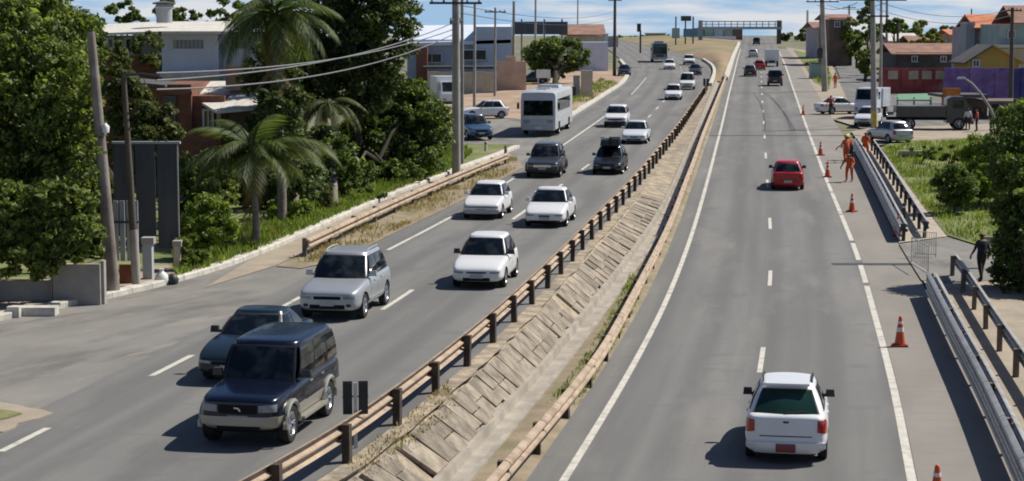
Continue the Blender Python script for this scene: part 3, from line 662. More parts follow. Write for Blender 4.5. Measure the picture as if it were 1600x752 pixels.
    for f_ in 'RL':
        if P.get('strip'): decal('side_strip', f_, rect(wy[1] + r * 1.3, wy[0] - r * 1.3, gc + (zs - gc) * P['strip'][0], gc + (zs - gc) * P['strip'][1]), P['strip'][2], .018, 8, 2)
        for yd in (.05, -.85): decal('door_handle', f_, rect(yd * .9, yd * .9 + .18, gc + (zs - gc) * .80, gc + (zs - gc) * .85), P.get('handle', pa), .025, 2, 1)
        for yd in (yA - .25, -.12 - .02): decal('door_seam', f_, rect(yd, yd + .012, gc + .1, gc + (zs - gc) * .95), 'trim', .002, 1, 5)
    for s in (-1, 1):                            # wing mirrors
        mm = MB(); p = G('R' if s > 0 else 'L', .07, .12); x = s * (abs(p.x) + .13)
        mm.box((x, p.y + .05, p.z + .05), (.20, .11, .15), taper=.85); mm.box((s * (abs(p.x) + .02), p.y + .04, p.z + .0), (.12, .06, .06))
        q = mm.mesh('wing_mirror', P.get('mirror', pa)); out.append(('wing_mirror', q, None, None, None))
    if P.get('rails'):
        for s in (-1, 1):
            rm = MB(); pts = [G('R' if s > 0 else 'L', u, 1) + Vector((-s * .05, 0, dz)) for u, dz in ((.12, .03), (.18, .10), (.5, .11), (.84, .10), (.9, .03))]; rm.tube(pts, .020, 6)
            out.append(('roof_rail', rm.mesh('roof_rail', P['rails'], 50), None, None, None))
    if P.get('spoiler'):
        sp = MB(); a = G('r', 0, 1); sp.box((0, a.y - .06, a.z + .045), (wt * 1.75, .26, .045), taper=.95); out.append(('roof_spoiler', sp.mesh('roof_spoiler', pa), None, None, None))
    if P.get('flares'):
        for f_ in 'RL':
            for y in wy:
                fm = MB(); s = 1 if f_ == 'R' else -1
                fm.tube([(s * (hw - .005), y + r * 1.22 * math.cos(t), r + r * 1.22 * math.sin(t)) for t in np.linspace(-.05, math.pi + .05, 13)], .055, 6); out.append(('wheel_arch', fm.mesh('wheel_arch', P['flares'], 50), None, None, None))
            st = MB(); s = 1 if f_ == 'R' else -1; st.box((s * (hw + .03), (wy[0] + wy[1]) / 2, gc + .06), (.16, P['wb'] - r * 2.6, .05)); out.append(('running_board', st.mesh('running_board', P['flares']), None, None, None))
    un = MB(); un.box((0, 0, gc + .02), (W * .72, L * .9, .14)); out.append(('underside', un.mesh('underside', 'under'), None, None, None))
    ty, rm = wheel_meshes(r, P.get('tw', .20), P.get('rimmat', 'rim'))
    for y in wy:
        for s in (-1, 1):
            out.append(('wheel', ty, None, (s * (hw - .115), y, r), (0, 0, 0 if s > 0 else math.pi))); out.append(('rim', rm, len(out) - 1, None, None))
    MODELS[key] = out; return out
def place_model(name, label, cat, parts, loc, rz, group=None, slope=0):
    root = thing(name, label, cat, loc, rz, group); root.rotation_euler = (slope, 0, rz); objs = []
    for nm, me, par, l, rt in parts:
        objs.append(link(nm, me, root if par is None else objs[par], l, rt))
    return root
HATCH = dict(L=3.95, W=1.68, H=1.46, fo=.80, wb=2.46, r=.30, top=[(-1.975, .93), (-1.0, .95), (.6, .93), (1.0, .88), (1.5, .80), (1.93, .65)], glass=(.74, .02, -1.38, -1.88), tail=(.66, .96, .50, .88))
SEDAN = dict(L=4.4, W=1.73, H=1.46, fo=.88, wb=2.6, r=.31, top=[(-2.2, .92), (-1.3, .98), (.7, .94), (1.1, .89), (1.7, .79), (2.15, .64)], glass=(.84, .06, -.90, -1.5), side=((.06, .46), (.50, .88)), tail=(.55, .96, .62, .90))
SUV = dict(L=4.33, W=1.80, H=1.72, gc=.27, fo=.86, wb=2.63, r=.345, top=[(-2.165, 1.06), (-1.0, 1.08), (.75, 1.06), (1.2, .99), (2.1, .82)], glass=(.92, .22, -1.65, -2.02), side=((.05, .36), (.39, .68), (.71, .92)), wt=.70, rails='galv')
BOXY = dict(L=4.55, W=1.72, H=1.84, gc=.34, fo=.76, wb=2.65, r=.37, tw=.24, top=[(-2.275, 1.12), (-1.0, 1.13), (.85, 1.12), (1.1, 1.08), (2.2, .98)], glass=(.98, .55, -2.0, -2.18), side=((.04, .33), (.36, .66), (.69, .95)), wt=.80, wb_=.90, curve=.07)
def V(base, **k): d = dict(base); d.update(k); return d
def drive(name, label, cat, key, P, px, py, zf, c, away, group=None, turn=0):
    """near end of the vehicle above photo pixel (px, py); away: driving away from the camera"""
    p = at(px, py, zf); d = along(c, p.y + P['L'] / 2); ctr = p + d * (P['L'] / 2); ctr.z = zf(ctr.y)
    sl = math.atan((zf(ctr.y + 1.3) - zf(ctr.y - 1.3)) / 2.6) * (1 if away else -1)
    return place_model(name, label, cat, car_model(key, P), ctr, facing(d if away else -d) + turn, group, sl)
GL, GR = 'traffic coming towards the camera on the left carriageway', 'traffic driving away on the right carriageway'
drive('suv', 'navy boxy off-roader with beige lower body, nearest vehicle on the left carriageway', 'suv', 'navy', V(BOXY, paint='paint_navy', low='paint_champagne', lowf=.42, flares='paint_champagne', emblem=True, head=(.48, .96, .56, .80), grille=(.44, .54, .80), bumper=(.20, .46, 'paint_champagne'), intake=(.5, .02, .16), mirror='paint_navy', handle='chrome'), 372, 702, zL, cC, False, GL)
drive('sedan', 'dark teal sedan half hidden behind the navy off-roader', 'car', 'teal', V(SEDAN, paint='paint_teal', mirror='trim', H=1.42), 358, 603, zL, cC, False, GL)
drive('suv', 'silver suv with roof rails at the start of the roadside guardrail', 'suv', 'silver', V(SUV, paint='paint_silver', grille=(.42, .62, .78), fog=True, emblem=False, strip=(.20, .30, 'paint_silver')), 511, 503, zL, cC, False, GL)
drive('hatchback', 'white hatchback with black mirrors in the lane beside the median', 'car', 'whiteA', V(HATCH, paint='paint_white', mirror='trim', grille=(.36, .66, .76), H=1.5, intake=(.5, .12, .34)), 744, 453, zL, cC, False, GL)
drive('sedan', 'white sedan with dark oval grille beside the median, ahead of the white hatchback', 'car', 'whiteB', V(SEDAN, paint='paint_white', grille=(.25, .56, .72), intake=(.72, .06, .24)), 850, 357, zL, cC, False, GL)
drive('hatchback', 'white hatchback with grey front bumper next to the roadside guardrail', 'car', 'whiteC', V(HATCH, paint='paint_white', grille=(.80, .70, .78), bumper=(.16, .46, 'plate_grey'), H=1.44), 751, 344, zL, cB, False, GL)
drive('suv', 'dark grey suv driving just ahead of the coach', 'suv', 'darkA', V(SUV, paint='paint_grey', rails=None, flares='trim', grille=(.5, .58, .80), grillemat='chrome', bumper=(.10, .34, 'trim'), W=1.84), 847, 279, zL, cB, False, GL)
cargo_car = drive('estate_car', 'black estate car with luggage tied on its roof', 'car', 'darkB', V(HATCH, paint='paint_black', L=4.2, H=1.47, grille=(.5, .60, .74), roofpaint='paint_grey'), 948, 274, zL, cC, False, GL)
drive('sedan', 'silver white sedan right behind the black estate car with luggage', 'car', 'whiteD', V(SEDAN, paint='paint_bluewhite', grille=(.3, .56, .72)), 990, 226, zL, cC, False, GL)
drive('suv', 'white pickup style car to the right of the coach', 'car', 'whiteE', V(SUV, paint='paint_white', rails=None, H=1.62, grille=(.6, .55, .75), bumper=(.1, .4, 'trim')), 961, 200, zL, cB, False, GL)
drive('hatchback', 'white hatchback following well behind the silver white sedan', 'car', 'whiteA', HATCH, 1051, 157, zL, cC, False, GL)
drive('minivan', 'white minivan beside the median, near the far black marker boards', 'van', 'vanW', V(SUV, paint='paint_white', H=1.85, rails=None, W=1.7), 1073, 141, zL, lambda Y: cD(Y) - 1.8, False, GL)
drive('sedan', 'dark grey sedan in the far bend beside the island kerb', 'car', 'darkC', V(SEDAN, paint='paint_grey'), 1086, 118, zL, lambda Y: cD(Y) - 1.9, False, GL)
drive('suv', 'white suv with dark windscreen behind the dark grey sedan', 'suv', 'whiteE', SUV, 1077, 102, zL, lambda Y: cD(Y) - 1.9, False, GL)
drive('sedan', 'small white sedan beside the distant dark bus', 'car', 'whiteB', SEDAN, 1046, 109, zL, cC, False, GL)
drive('sedan', 'dark sedan at the roadside by the tall dark pole', 'car', 'darkD', V(SEDAN, paint='paint_teal'), 975, 119, zL, cB, False, GL)
# right carriageway
drive('hatchback', 'white compact suv with black mirrors and red tail lights, nearest car on the right carriageway', 'car', 'near', V(HATCH, L=4.05, W=1.72, H=1.58, gc=.24, r=.32, paint='paint_white', mirror='trim', seam=True, spoiler=True, platemat='plate_red', rplate=.10, tail=(.74, 1.03, .52, .88), rearmat='glass_tree_reflection', rearw=(-.86, .86, .05, .84), top=[(-2.025, 1.03), (-1.0, 1.02), (.75, .98), (1.2, .92), (2.0, .74)], glass=(.85, .12, -1.28, -1.95), wt=.63, curve=.27, rails='trim'), 1227, 727, zR, cG, True, GR)
drive('hatchback', 'bright red hatchback in the left lane of the right carriageway', 'car', 'red', V(HATCH, paint='paint_red', mirror='trim', seam=True), 1231, 298, zR, cG, True, GR)
drive('suv', 'black off-roader beside the shoulder, far along the right carriageway', 'suv', 'blackA', V(BOXY, paint='paint_black', W=1.75), 1211, 135, zR, lambda Y: cG(Y) + 1.6, True, GR)
drive('sedan', 'black sedan beside the median, far along the right carriageway', 'car', 'blackB', V(SEDAN, paint='paint_black'), 1172, 120, zR, cG, True, GR)
drive('hatchback', 'distant dark red car just ahead of the black sedan', 'car', 'red', HATCH, 1187, 110, zR, cG, True, GR)
drive('sedan', 'distant silver sedan ahead of the dark red car', 'car', 'silverS', V(SEDAN, paint='paint_silver'), 1177, 90, zR, cG, True, GR)
drive('suv', 'dark car at the crest of the right carriageway', 'suv', 'blackA', BOXY, 1182, 71, zR, cG, True, GR)
# beside the roads
def park(name, label, cat, key, P, px, py, zf, deg, group=None):
    p = at(px, py, zf); return place_model(name, label, cat, car_model(key, P), p, R(deg), group)
park('suv', 'dark blue car waiting at the side street behind the big pole', 'car', 'blueA', V(SUV, paint='paint_blue', rails=None), 741, 217, zL, -165)
park('hatchback', 'white car parked sideways on the dirt lot left of the coach', 'car', 'whiteA', HATCH, 756, 185, zL, 105)
park('sedan', 'black car parked in the shade of the umbrella tree', 'car', 'blackB', SEDAN, 830, 131, zL, 95)
park('hatchback', 'silver hatchback parked by the yellow foot of the pole', 'car', 'silverH', V(HATCH, paint='paint_silver', seam=True), 1389, 222, zR, 18)
park('sedan', 'white car with people around it on the service road', 'car', 'whiteB', SEDAN, 1313, 178, zR, -70)
park('hatchback', 'small grey car in front of the white box truck', 'car', 'greyH', V(HATCH, paint='paint_bluewhite'), 1356, 196, zR, 160)
# luggage on the estate car
mb = MB(); rr = random.Random(5)
root = thing('luggage', 'dark bundle of luggage tied on the roof of the black estate car', 'luggage', cargo_car.location + Vector((0, 0, 1.53)), cargo_car.rotation_euler.z)
for x, y, sx, sy, sz in ((-.3, .3, .5, .55, .32), (.28, .35, .5, .5, .26), (-.2, -.3, .7, .6, .38), (.32, -.35, .42, .7, .30)):
    b = MB(); b.box((x, y, sz / 2), (sx, sy, sz), rr.uniform(-.2, .2), taper=.85); b.build('bag', 'dark_metal', root)
b = MB(); b.box((0, 0, -.02), (1.05, 1.4, .04)); b.build('roof_rack', 'trim', root)
b = MB(); b.box((.42, .45, .38), (.16, .18, .16), .3); b.build('box', 'white_metal', root)

# ---- coaches
def coach(key, pa, dk, L=10.5, W=2.5, H=3.15):
    out = []; hw = W / 2; gc = .38
    rings = []; 
    for y, s, zt, z0 in ((-L / 2, .93, H - .12, gc + .1), (-L / 2 + .12, .99, H - .02, gc), (-L / 2 + .6, 1, H, gc), (L / 2 - .9, 1, H, gc), (L / 2 - .25, .99, H - .05, gc), (L / 2 - .05, .96, H - .14, gc + .02), (L / 2, .90, H - .30, gc + .06)):
        h = [(0, z0), (.9 * hw * s, z0), (hw * s, z0 + .1), (hw * s, zt - .22), (hw * s * .95, zt - .06), (hw * s * .84, zt), (0, zt + .03)]
        rings.append([(x, y, z) for x, z in h] + [(-x, y, z) for x, z in h[-2:0:-1]])
    n = len(rings[0]); b = MB(); fs = []
    for i in range(len(rings) - 1):
        for k in range(n): fs.append((i * n + k, i * n + (k + 1) % n, (i + 1) * n + (k + 1) % n, (i + 1) * n + k))
    fs += [tuple(range(n)), tuple(range((len(rings) - 1) * n, len(rings) * n))]; b.add([p for q in rings for p in q], fs)
    out.append(('body', b.mesh('body', pa, 35), None, None, None))
    def bx(nm, c, sz, m, tp=1): q = MB(); q.box(c, sz, taper=tp); out.append((nm, q.mesh(nm, m), None, None, None)); return len(out) - 1
    yf = L / 2
    bx('windscreen', (0, yf - .02, 1.95), (W * .84, .12, 1.05), 'glass', .97)
    bx('destination_sign', (0, yf - .07, 2.68), (W * .82, .12, .24), 'dark_metal')
    bx('bumper', (0, yf + .0, .60), (W * .88, .16, .36), 'plate_grey'); bx('grille', (0, yf + .0, 1.08), (W * .5, .06, .22), dk)
    bx('number_plate', (0, yf + .09, .56), (.42, .02, .13), 'white_metal')
    for s in (-1, 1):
        bx('headlight', (s * .82, yf + .0, 1.02), (.42, .07, .24), 'lamp_clear'); m_ = bx('wing_mirror', (s * (hw + .18), yf - .05, 2.1), (.16, .14, .42), 'trim')
        y = yf - 1.1
        for k in range(6):
            if not (s > 0 and k == 0): bx('side_window', (s * (hw - .005), y - .62, 2.12), (.05, 1.28, .86), 'glass')
            y -= 1.5
        bx('skirt_band', (s * (hw - .002), -.3, 1.32), (.03, L * .84, .12), dk); bx('luggage_hatch', (s * (hw - .004), -.2, .86), (.03, 3.0, .55), 'plate_grey')
    bx('door', (hw - .003, yf - .75, 1.5), (.05, .8, 2.0), 'glass'); bx('roof_hatch', (0, 1.8, H + .06), (.8, .8, .10), pa); bx('air_conditioner', (0, -1.5, H + .12), (1.6, 2.6, .24), pa, .9); bx('roof_hatch', (0, 3.6, H + .05), (.7, .6, .08), 'plate_grey')
    ty, rm = wheel_meshes(.50, .30)
    for y in (yf - 2.2, -yf + 2.8):
        for s in (-1, 1):
            bx('wheel_well', (s * (hw - .12), y, .62), (.27, 1.25, .62), 'under')
            out.append(('wheel', ty, None, (s * (hw - .13), y, .5), (0, 0, 0 if s > 0 else math.pi))); out.append(('rim', rm, len(out) - 1, None, None))
    return out
def drive_bus(label, parts, px, py, c, L, group):
    p = at(px, py, zL); d = along(c, p.y + L / 2); ctr = p + d * L / 2; ctr.z = zL(ctr.y); place_model('coach', label, 'bus', parts, ctr, facing(-d), group)
drive_bus('white coach with big dark windscreen stopped at the side street', coach('a', 'paint_coach', 'plate_grey', L=12.0), 841, 214, lambda Y: cB(Y) - 2.0, 12.0, GL)
drive_bus('distant dark green bus at the far bend of the left carriageway', coach('b', 'paint_green', 'dark_metal'), 1031, 98, cB, 10.5, GL)
# ---- trucks
def truck(name, label, p, rz, cabm, boxm, bl, bh, group=None, bw=2.3):
    t = thing(name, label, 'truck', p, rz, group); yc = bl / 2 + .1
    cb = MB(); prof = [(0, .5), (0, 2.3), (.35, 2.45), (1.25, 2.45), (1.75, 1.55), (1.85, 1.35), (1.9, .5)]
    n = len(prof); cb.add([(sx * bw * .43, yc + a, b) for sx in (-1, 1) for a, b in prof], [tuple(range(n)), tuple(range(n, 2 * n))[::-1]] + [(i, (i + 1) % n, n + (i + 1) % n, n + i) for i in range(n)]); cb.build('cab', cabm, t)
    g = MB(); g.add([(sx * bw * .38, yc + a + .02, b + .02) for a, b in ((1.30, 2.36), (1.74, 1.57)) for sx in (-1, 1)] + [(sx * bw * .38, yc + a - .03, b - .03) for a, b in ((1.30, 2.36), (1.74, 1.57)) for sx in (-1, 1)], [(0, 1, 3, 2), (4, 6, 7, 5), (0, 4, 5, 1), (2, 3, 7, 6), (0, 2, 6, 4), (1, 5, 7, 3)]); g.build('windscreen', 'glass', t)
    for s in (-1, 1):
        g = MB(); g.box((s * bw * .43, yc + .85, 1.9), (.03, .8, .6)); g.build('side_window', 'glass', t); g = MB(); g.box((s * .75, yc + 1.9, .85), (.3, .06, .2)); g.build('headlight', 'lamp_clear', t)
    b = MB(); b.box((0, 0, .95 + bh / 2), (bw, bl, bh)); bo = b.build('cargo_box', boxm, t)
    for k in range(5):
        b = MB(); b.box((0, -bl / 2 + bl * (k + .5) / 5, .95 + bh / 2), (bw + .06, .06, bh - .1)); b.build('rib', boxm, bo)
    b = MB(); b.box((0, .4, .8), (.9, bl + 2, .22)); b.build('chassis', 'under', t)
    b = MB(); b.box((0, yc + 1.9, .55), (bw * .8, .15, .25)); b.build('bumper', 'trim', t)
    ty, rm = wheel_meshes(.45, .28)
    for y in (yc + .9, -bl / 2 + 1.0):
        for s in (-1, 1): q = link('wheel', ty, t, (s * (bw / 2 - .2), y, .45), (0, 0, 0 if s > 0 else math.pi)); link('rim', rm, q)
    return t
truck('box_truck', 'white box truck parked behind the grey pole on the service road', at(1376, 186, zR) + Vector((0, 3, 0)), R(158), 'paint_bluewhite', 'paint_bluewhite', 3.0, 1.5, bw=2.1)
truck('cargo_truck', 'dark grey truck with slatted sides under the green awning', at(1440, 203, zR) + Vector((0, 1, 0)), R(-96), 'paint_grey', 'paint_grey', 3.6, .8)
p = at(1206, 105, zR); truck('box_truck', 'distant white box truck in the right lane near the crest', p + along(cG, p.y) * 3, facing(along(cG, p.y)), 'paint_white', 'paint_white', 3.4, 1.7, bw=2.1)

# ================================================================== VEGETATION
leafmat('leaf_mid', (.035, .060, .014), (.32, .38, .085)); leafmat('leaf_dark', (.018, .034, .010), (.19, .235, .062)); leafmat('leaf_olive', (.040, .055, .014), (.175, .195, .055))
leafmat('leaf_deep', (.022, .044, .012), (.225, .295, .062)); leafmat('leaf_bright', (.065, .11, .016), (.30, .38, .065)); leafmat('leaf_palm', (.030, .052, .014), (.19, .225, .065))
leafmat('leaf_dry', (.16, .115, .055), (.36, .27, .13)); leafmat('grass_blade', (.085, .135, .022), (.32, .37, .09)); leafmat('grass_dry', (.20, .17, .07), (.42, .35, .17))
leafmat('leaf_red', (.20, .07, .025), (.45, .20, .07))
mat('bark', (.055, .044, .033), .95, .3, 3, .5, stretch=(2, 2, .5)); mat('palm_bark', (.20, .17, .135), .95, .25, 4, .5, stretch=(1, 1, 3))
def blob(cx, cy, rx, ry, Y, dep=.8): p = atY(cx, cy, Y); k = Y / FPX; return (p.x, p.y, p.z, rx * k, max(rx, ry) * k * dep, ry * k)
def leaves(name, blobs, n, size, m, seed, parent=None, o=(0, 0, 0), clump=.30, asp=.55, shell=.5):
    g = np.random.default_rng(seed); B = np.array(blobs, dtype=float); wgt = (B[:, 3] * B[:, 4] * B[:, 5]) ** (2 / 3); wgt /= wgt.sum()
    K = max(14, n // 85); bi = g.choice(len(B), K, p=wgt); d = g.normal(size=(K, 3)); d /= np.linalg.norm(d, axis=1)[:, None]
    rad = shell + (1 - shell) * g.random(K) ** .6; cc = B[bi, :3] + d * rad[:, None] * B[bi, 3:]
    rmean = B[bi, 3:].min(axis=1); cr = clump * rmean * g.uniform(.6, 1.3, K)
    ci = g.choice(K, n, p=cr ** 2 / (cr ** 2).sum()); off = g.normal(size=(n, 3)); off /= np.maximum(1e-6, np.linalg.norm(off, axis=1))[:, None]
    off *= (g.random(n) ** .45)[:, None] * cr[ci][:, None] * np.array([1.15, 1.15, .8]); P = cc[ci] + off
    nrm = g.normal(size=(n, 3)) * .75 + off / cr[ci][:, None] * .6 + np.array([0, 0, .55]); nrm /= np.linalg.norm(nrm, axis=1)[:, None]
    a = np.cross(nrm, g.normal(size=(n, 3))); a /= np.linalg.norm(a, axis=1)[:, None]; b = np.cross(nrm, a)
    s = size * g.uniform(.45, 1.0, n)[:, None] * np.where(g.random(n) < .15, 1.9, 1.15)[:, None]
    V_ = np.stack([P - a * s, P + b * s * asp - nrm * s * .12, P + a * s, P - b * s * asp - nrm * s * .12], 1).reshape(-1, 3) - np.array(o)
    me = bpy.data.meshes.new(name); me.from_pydata(V_, [], np.arange(4 * n).reshape(-1, 4)); me.materials.append(M[m])
    ob = link(name, me, parent); return ob, cc - np.array(o)
def tree(name, label, base, blobs, n, size, m, seed, tr=.16, group=None, cat='tree', limbs=7, clump=.30, bark='bark', shell=.5):
    base = Vector(base); t = thing(name, label, cat, base, 0, group); ob, cc = leaves('crown', blobs, n, size, m, seed, t, base, clump, shell=shell); ob['kind'] = 'stuff'
    zc = np.mean([b[2] for b in blobs]) - base.z; top = Vector((np.mean([b[0] for b in blobs]) - base.x, np.mean([b[1] for b in blobs]) - base.y, zc))
    rr = random.Random(seed); mb = MB(); k = .45
    mb.tube([(0, 0, -.3), (top.x * .15 + rr.uniform(-.05, .05), top.y * .2, zc * .2), (top.x * k, top.y * k, zc * k), tuple(top)], [tr * 1.3, tr, tr * .8, tr * .25], 8)
    mb.build('trunk', 'bark' if bark is None else bark, t, 50); idx = rr.sample(range(len(cc)), min(limbs, len(cc)))
    for i in idx:
        c = Vector(cc[i]); s = top * rr.uniform(.35, .75); lm = MB(); mid = s * .5 + c * .5 + Vector((0, 0, .12 * (c - s).length)); c = s + (c - s) * .68; mid = s * .5 + c * .5 + Vector((0, 0, .1 * (c - s).length)); lm.tube([s, mid, c], [tr * .45, tr * .3, tr * .1], 6); lm.build('limb', bark, t, 50)
    return t
def frond_mesh(L, droop, m, seed, wide=.52, nl=38):
    rr = random.Random(seed); mb = MB(); pts = []
    for i in range(13):
        t = i / 12; pts.append(Vector((0, L * (t - droop * .30 * t ** 3), L * (.42 * t - (.42 + droop) * t * t))))
    mb.tube(pts, [.035 * (1 - .8 * i / 12) * L / 2 for i in range(13)], 5)
    for i in range(nl):
        t = .12 + .88 * i / nl; k = t * 12; j = min(11, int(k)); p = pts[j].lerp(pts[j + 1], k - j); d = (pts[j + 1] - pts[j]).normalized()
        ln = L * wide * (.5 + .5 * math.sin(math.pi * min(1, t * 1.05) ** .8)) * rr.uniform(.75, 1.1) * .75
        for s in (-1, 1):
            dr = (Vector((s, 0, 0)) * .78 + d * .62 + Vector((0, 0, -.30 - .25 * t))).normalized(); e = p + dr * ln + Vector((0, 0, -.18 * ln)); mm = p + dr * ln * .5; wv = d * (.019 * L)
            mb.add([p - wv * .5, p + wv * .5, mm + wv * .6, e, mm - wv * .6], [(0, 1, 2, 4), (4, 2, 3)])
    return mb.mesh('frond', m, None)
def palm(label, base, top, L, nf, m, seed, tr=.14, dry=3, group=None, droop=.8, up=0):
    base, top = Vector(base), Vector(top); t = thing('palm_tree', label, 'palm tree', base, 0, group); d = top - base; rr = random.Random(seed)
    mb = MB(); N = 9; mb.tube([d * (i / N) + Vector((0, 0, -.2 if i == 0 else 0)) + Vector((.12 * math.sin(i * .5), 0, 0)) * (1 - i / N) for i in range(N + 1)], [tr * (1.35 - .6 * i / N) for i in range(N + 1)], 8); mb.build('trunk', 'palm_bark', t, 50)
    ms = [frond_mesh(L * k, droop * dd, m, seed + i) for i, (k, dd) in enumerate(((1, .75), (.9, 1.0), (1.08, .55)))]; dm = frond_mesh(L * .8, 1.5, 'leaf_dry', seed + 9)
    for i in range(nf):
        a = i * 2.39996 + rr.uniform(-.2, .2); lift = rr.uniform(-.35, .75) + up
        link('frond', ms[i % 3], t, d + Vector((0, 0, .05)), (lift, rr.uniform(-.2, .2), a))
    for i in range(dry): link('frond', dm, t, d - Vector((0, 0, .1)), (-.7, 0, rr.uniform(0, 6.28)))
    return t
# --- left side
b0 = at(40, 470, zL) + Vector((0, 1.5, 0)); Yt = b0.y + .3
tree('leafy_tree', 'big leafy tree drooping over the low wall at the left edge', (b0.x, Yt, .1), [blob(25, 70, 130, 90, Yt + 2), blob(95, 140, 60, 80, Yt), blob(40, 190, 110, 100, Yt + .6), blob(70, 290, 85, 90, Yt - .2), blob(5, 330, 100, 90, Yt), blob(125, 330, 36, 62, Yt - .4), blob(60, 340, 70, 50, 56), blob(-80, 200, 80, 200, Yt + 1), blob(140, 240, 30, 80, Yt - .3)], 85000, .095, 'leaf_mid', 1, .2, limbs=14, clump=.24)
tree('leafy_tree', 'leafy tree crown behind the big tree at the top left corner', (at(90, 400, zL).x - 1, 84, .1), [blob(40, 30, 130, 45, 84), blob(110, 55, 60, 45, 83), blob(-40, 60, 90, 80, 84)], 14000, .15, 'leaf_deep', 2, .2)
tree('leafy_tree', 'slender tree between the rusty pole and the brick house', (at(235, 390, zL).x, 84, .1), [blob(232, 75, 26, 32, 84), blob(205, 175, 42, 45, 82), blob(180, 120, 30, 55, 82), blob(245, 195, 34, 40, 83), blob(215, 235, 50, 30, 82)], 15000, .11, 'leaf_olive', 3, .12)
for i, (x, y, rx, ry) in enumerate(((195, 18, 34, 16), (285, 22, 34, 12), (255, 12, 16, 20), (360, 25, 34, 26))):
    tree('background_tree', ['round treetop above the left end of the pale roof', 'low treetop right of the water tank on the pale roof', 'dark slim treetop behind the water tank', 'dark treetop behind the tall palm at the pale roof'][i], (atY(x, 100, 150 + 6 * i).x, 150 + 6 * i, .8), [blob(x, y, rx, ry, 150 + 6 * i), blob(x + 12, y + 14, rx * .9, ry * .8, 150 + 6 * i), blob(x, y + 40, rx, 22, 150 + 6 * i)], 4000, .18, 'leaf_deep', 20 + i, .2, 'treetops behind the pale roof', limbs=3)
palm('tall coconut palm with a heavy crown behind the cables', at(440, 352, zL), atY(428, 30, 79), 2.6, 26, 'leaf_palm', 31, .15, 7, droop=.75)
palm('young coconut palm with long arching fronds on the left verge', at(398, 388, zL), atY(394, 245, 70.5), 2.45, 28, 'leaf_palm', 32, .12, 4, droop=.50, up=.28)
palm('coconut palm low among the dark trees, right of the young palm', at(505, 345, zL) + Vector((0, 5, 0)), atY(512, 165, 93), 1.9, 16, 'leaf_olive', 33, .12, 3)
palm('low feathery palm with dry fronds beneath the tall palm', at(440, 360, zL) + Vector((0, 4, 0)), atY(462, 232, 84), 2.0, 14, 'leaf_olive', 34, .12, 3)
tree('dark_tree', 'tall dark tree rising out of the frame behind the palms', (atY(560, 300, 98).x, 98, .3), [blob(560, -30, 80, 60, 98), blob(530, 60, 75, 70, 99), blob(600, 40, 55, 60, 97), blob(615, -20, 40, 40, 98), blob(480, 110, 50, 60, 98), blob(560, 120, 65, 60, 97)], 46000, .125, 'leaf_dark', 4, .28, limbs=10, clump=.27, shell=.35)
tree('dark_tree', 'dense dark bushy tree behind the grass left of the big pole', (atY(610, 250, 101).x, 101, .3), [blob(615, 175, 70, 60, 101), blob(655, 195, 48, 62, 100), blob(580, 225, 60, 60, 99), blob(640, 245, 50, 42, 99), blob(545, 265, 40, 40, 92), blob(525, 255, 42, 48, 88), blob(490, 290, 38, 34, 83), blob(600, 275, 60, 28, 97)], 46000, .12, 'leaf_deep', 5, .25, limbs=8, clump=.26, shell=.35)
tree('hedge_tree', 'thick hedge behind the billboard and the low wall', (atY(230, 300, 74).x, 74, .2), [blob(160, 330, 45, 60, 73, .4), blob(110, 380, 60, 40, 66, .4), blob(290, 300, 45, 45, 76, .5), blob(230, 250, 60, 40, 78, .4), blob(60, 400, 80, 40, 66, .4), blob(300, 370, 40, 40, 72, .5), blob(200, 400, 60, 30, 70, .4)], 42000, .10, 'leaf_deep', 92, .14, limbs=6, shell=.3)
tree('overhanging_bush', 'leafy bush hanging over the low wall at the left edge', (at(60, 470, zL).x, 56.6, .1), [blob(38, 388, 78, 46, 54.9, .5), blob(122, 362, 44, 52, 55.0, .5), blob(20, 335, 70, 50, 55.0, .5), blob(95, 330, 60, 50, 55.2, .5), blob(-50, 380, 60, 55, 55, .5)], 26000, .085, 'leaf_mid', 96, .1, None, 'bush', 6, shell=.3)
tree('dark_tree', 'shadowy tree filling the gap under the tall coconut palm', (atY(430, 250, 90).x, 90, .2), [blob(425, 130, 45, 60, 91), blob(430, 215, 50, 60, 91), blob(490, 245, 45, 50, 90), blob(480, 300, 50, 30, 86), blob(400, 300, 40, 40, 84), blob(440, 170, 45, 50, 77.5), blob(335, 275, 40, 45, 86), blob(300, 265, 30, 36, 88), blob(455, 270, 50, 40, 80)], 40000, .115, 'leaf_dark', 6, .22, limbs=8, shell=.3)
for i, (x, y, rx, ry, Y, n, mm) in enumerate(((325, 345, 46, 38, 66, 4200, 'leaf_bright'), (300, 390, 28, 26, 63, 1600, 'leaf_mid'), (345, 290, 34, 30, 74, 2200, 'leaf_mid'), (455, 325, 40, 22, 79, 1800, 'leaf_bright'), (505, 318, 22, 22, 83, 1200, 'leaf_olive'), (560, 305, 42, 18, 88, 1600, 'leaf_mid'), (668, 235, 32, 38, 103, 1700, 'leaf_deep'), (370, 385, 34, 22, 68, 1500, 'leaf_dark'))):
    tree('shrub', ['bright green shrub beside the billboard post', 'small shrub at the foot of the billboard post', 'shrub behind the young palm and billboard', 'low bright shrub right of the young palm', 'olive shrub under the low palms', 'flat shrub at the edge of the verge grass', 'green shrub against the big pole', 'dark shrub at the foot of the young palm'][i], (atY(x, y, Y).x, Y, .08), [blob(x, y, rx, ry, Y), blob(x - rx * .3, y + ry * .6, rx * .8, ry * .6, Y - .3), blob(x + rx * .4, y + ry * .5, rx * .6, ry * .6, Y)], int(n * 1.8), .075, mm, 40 + i, .03, 'shrubs on the left verge', 'shrub', 4)
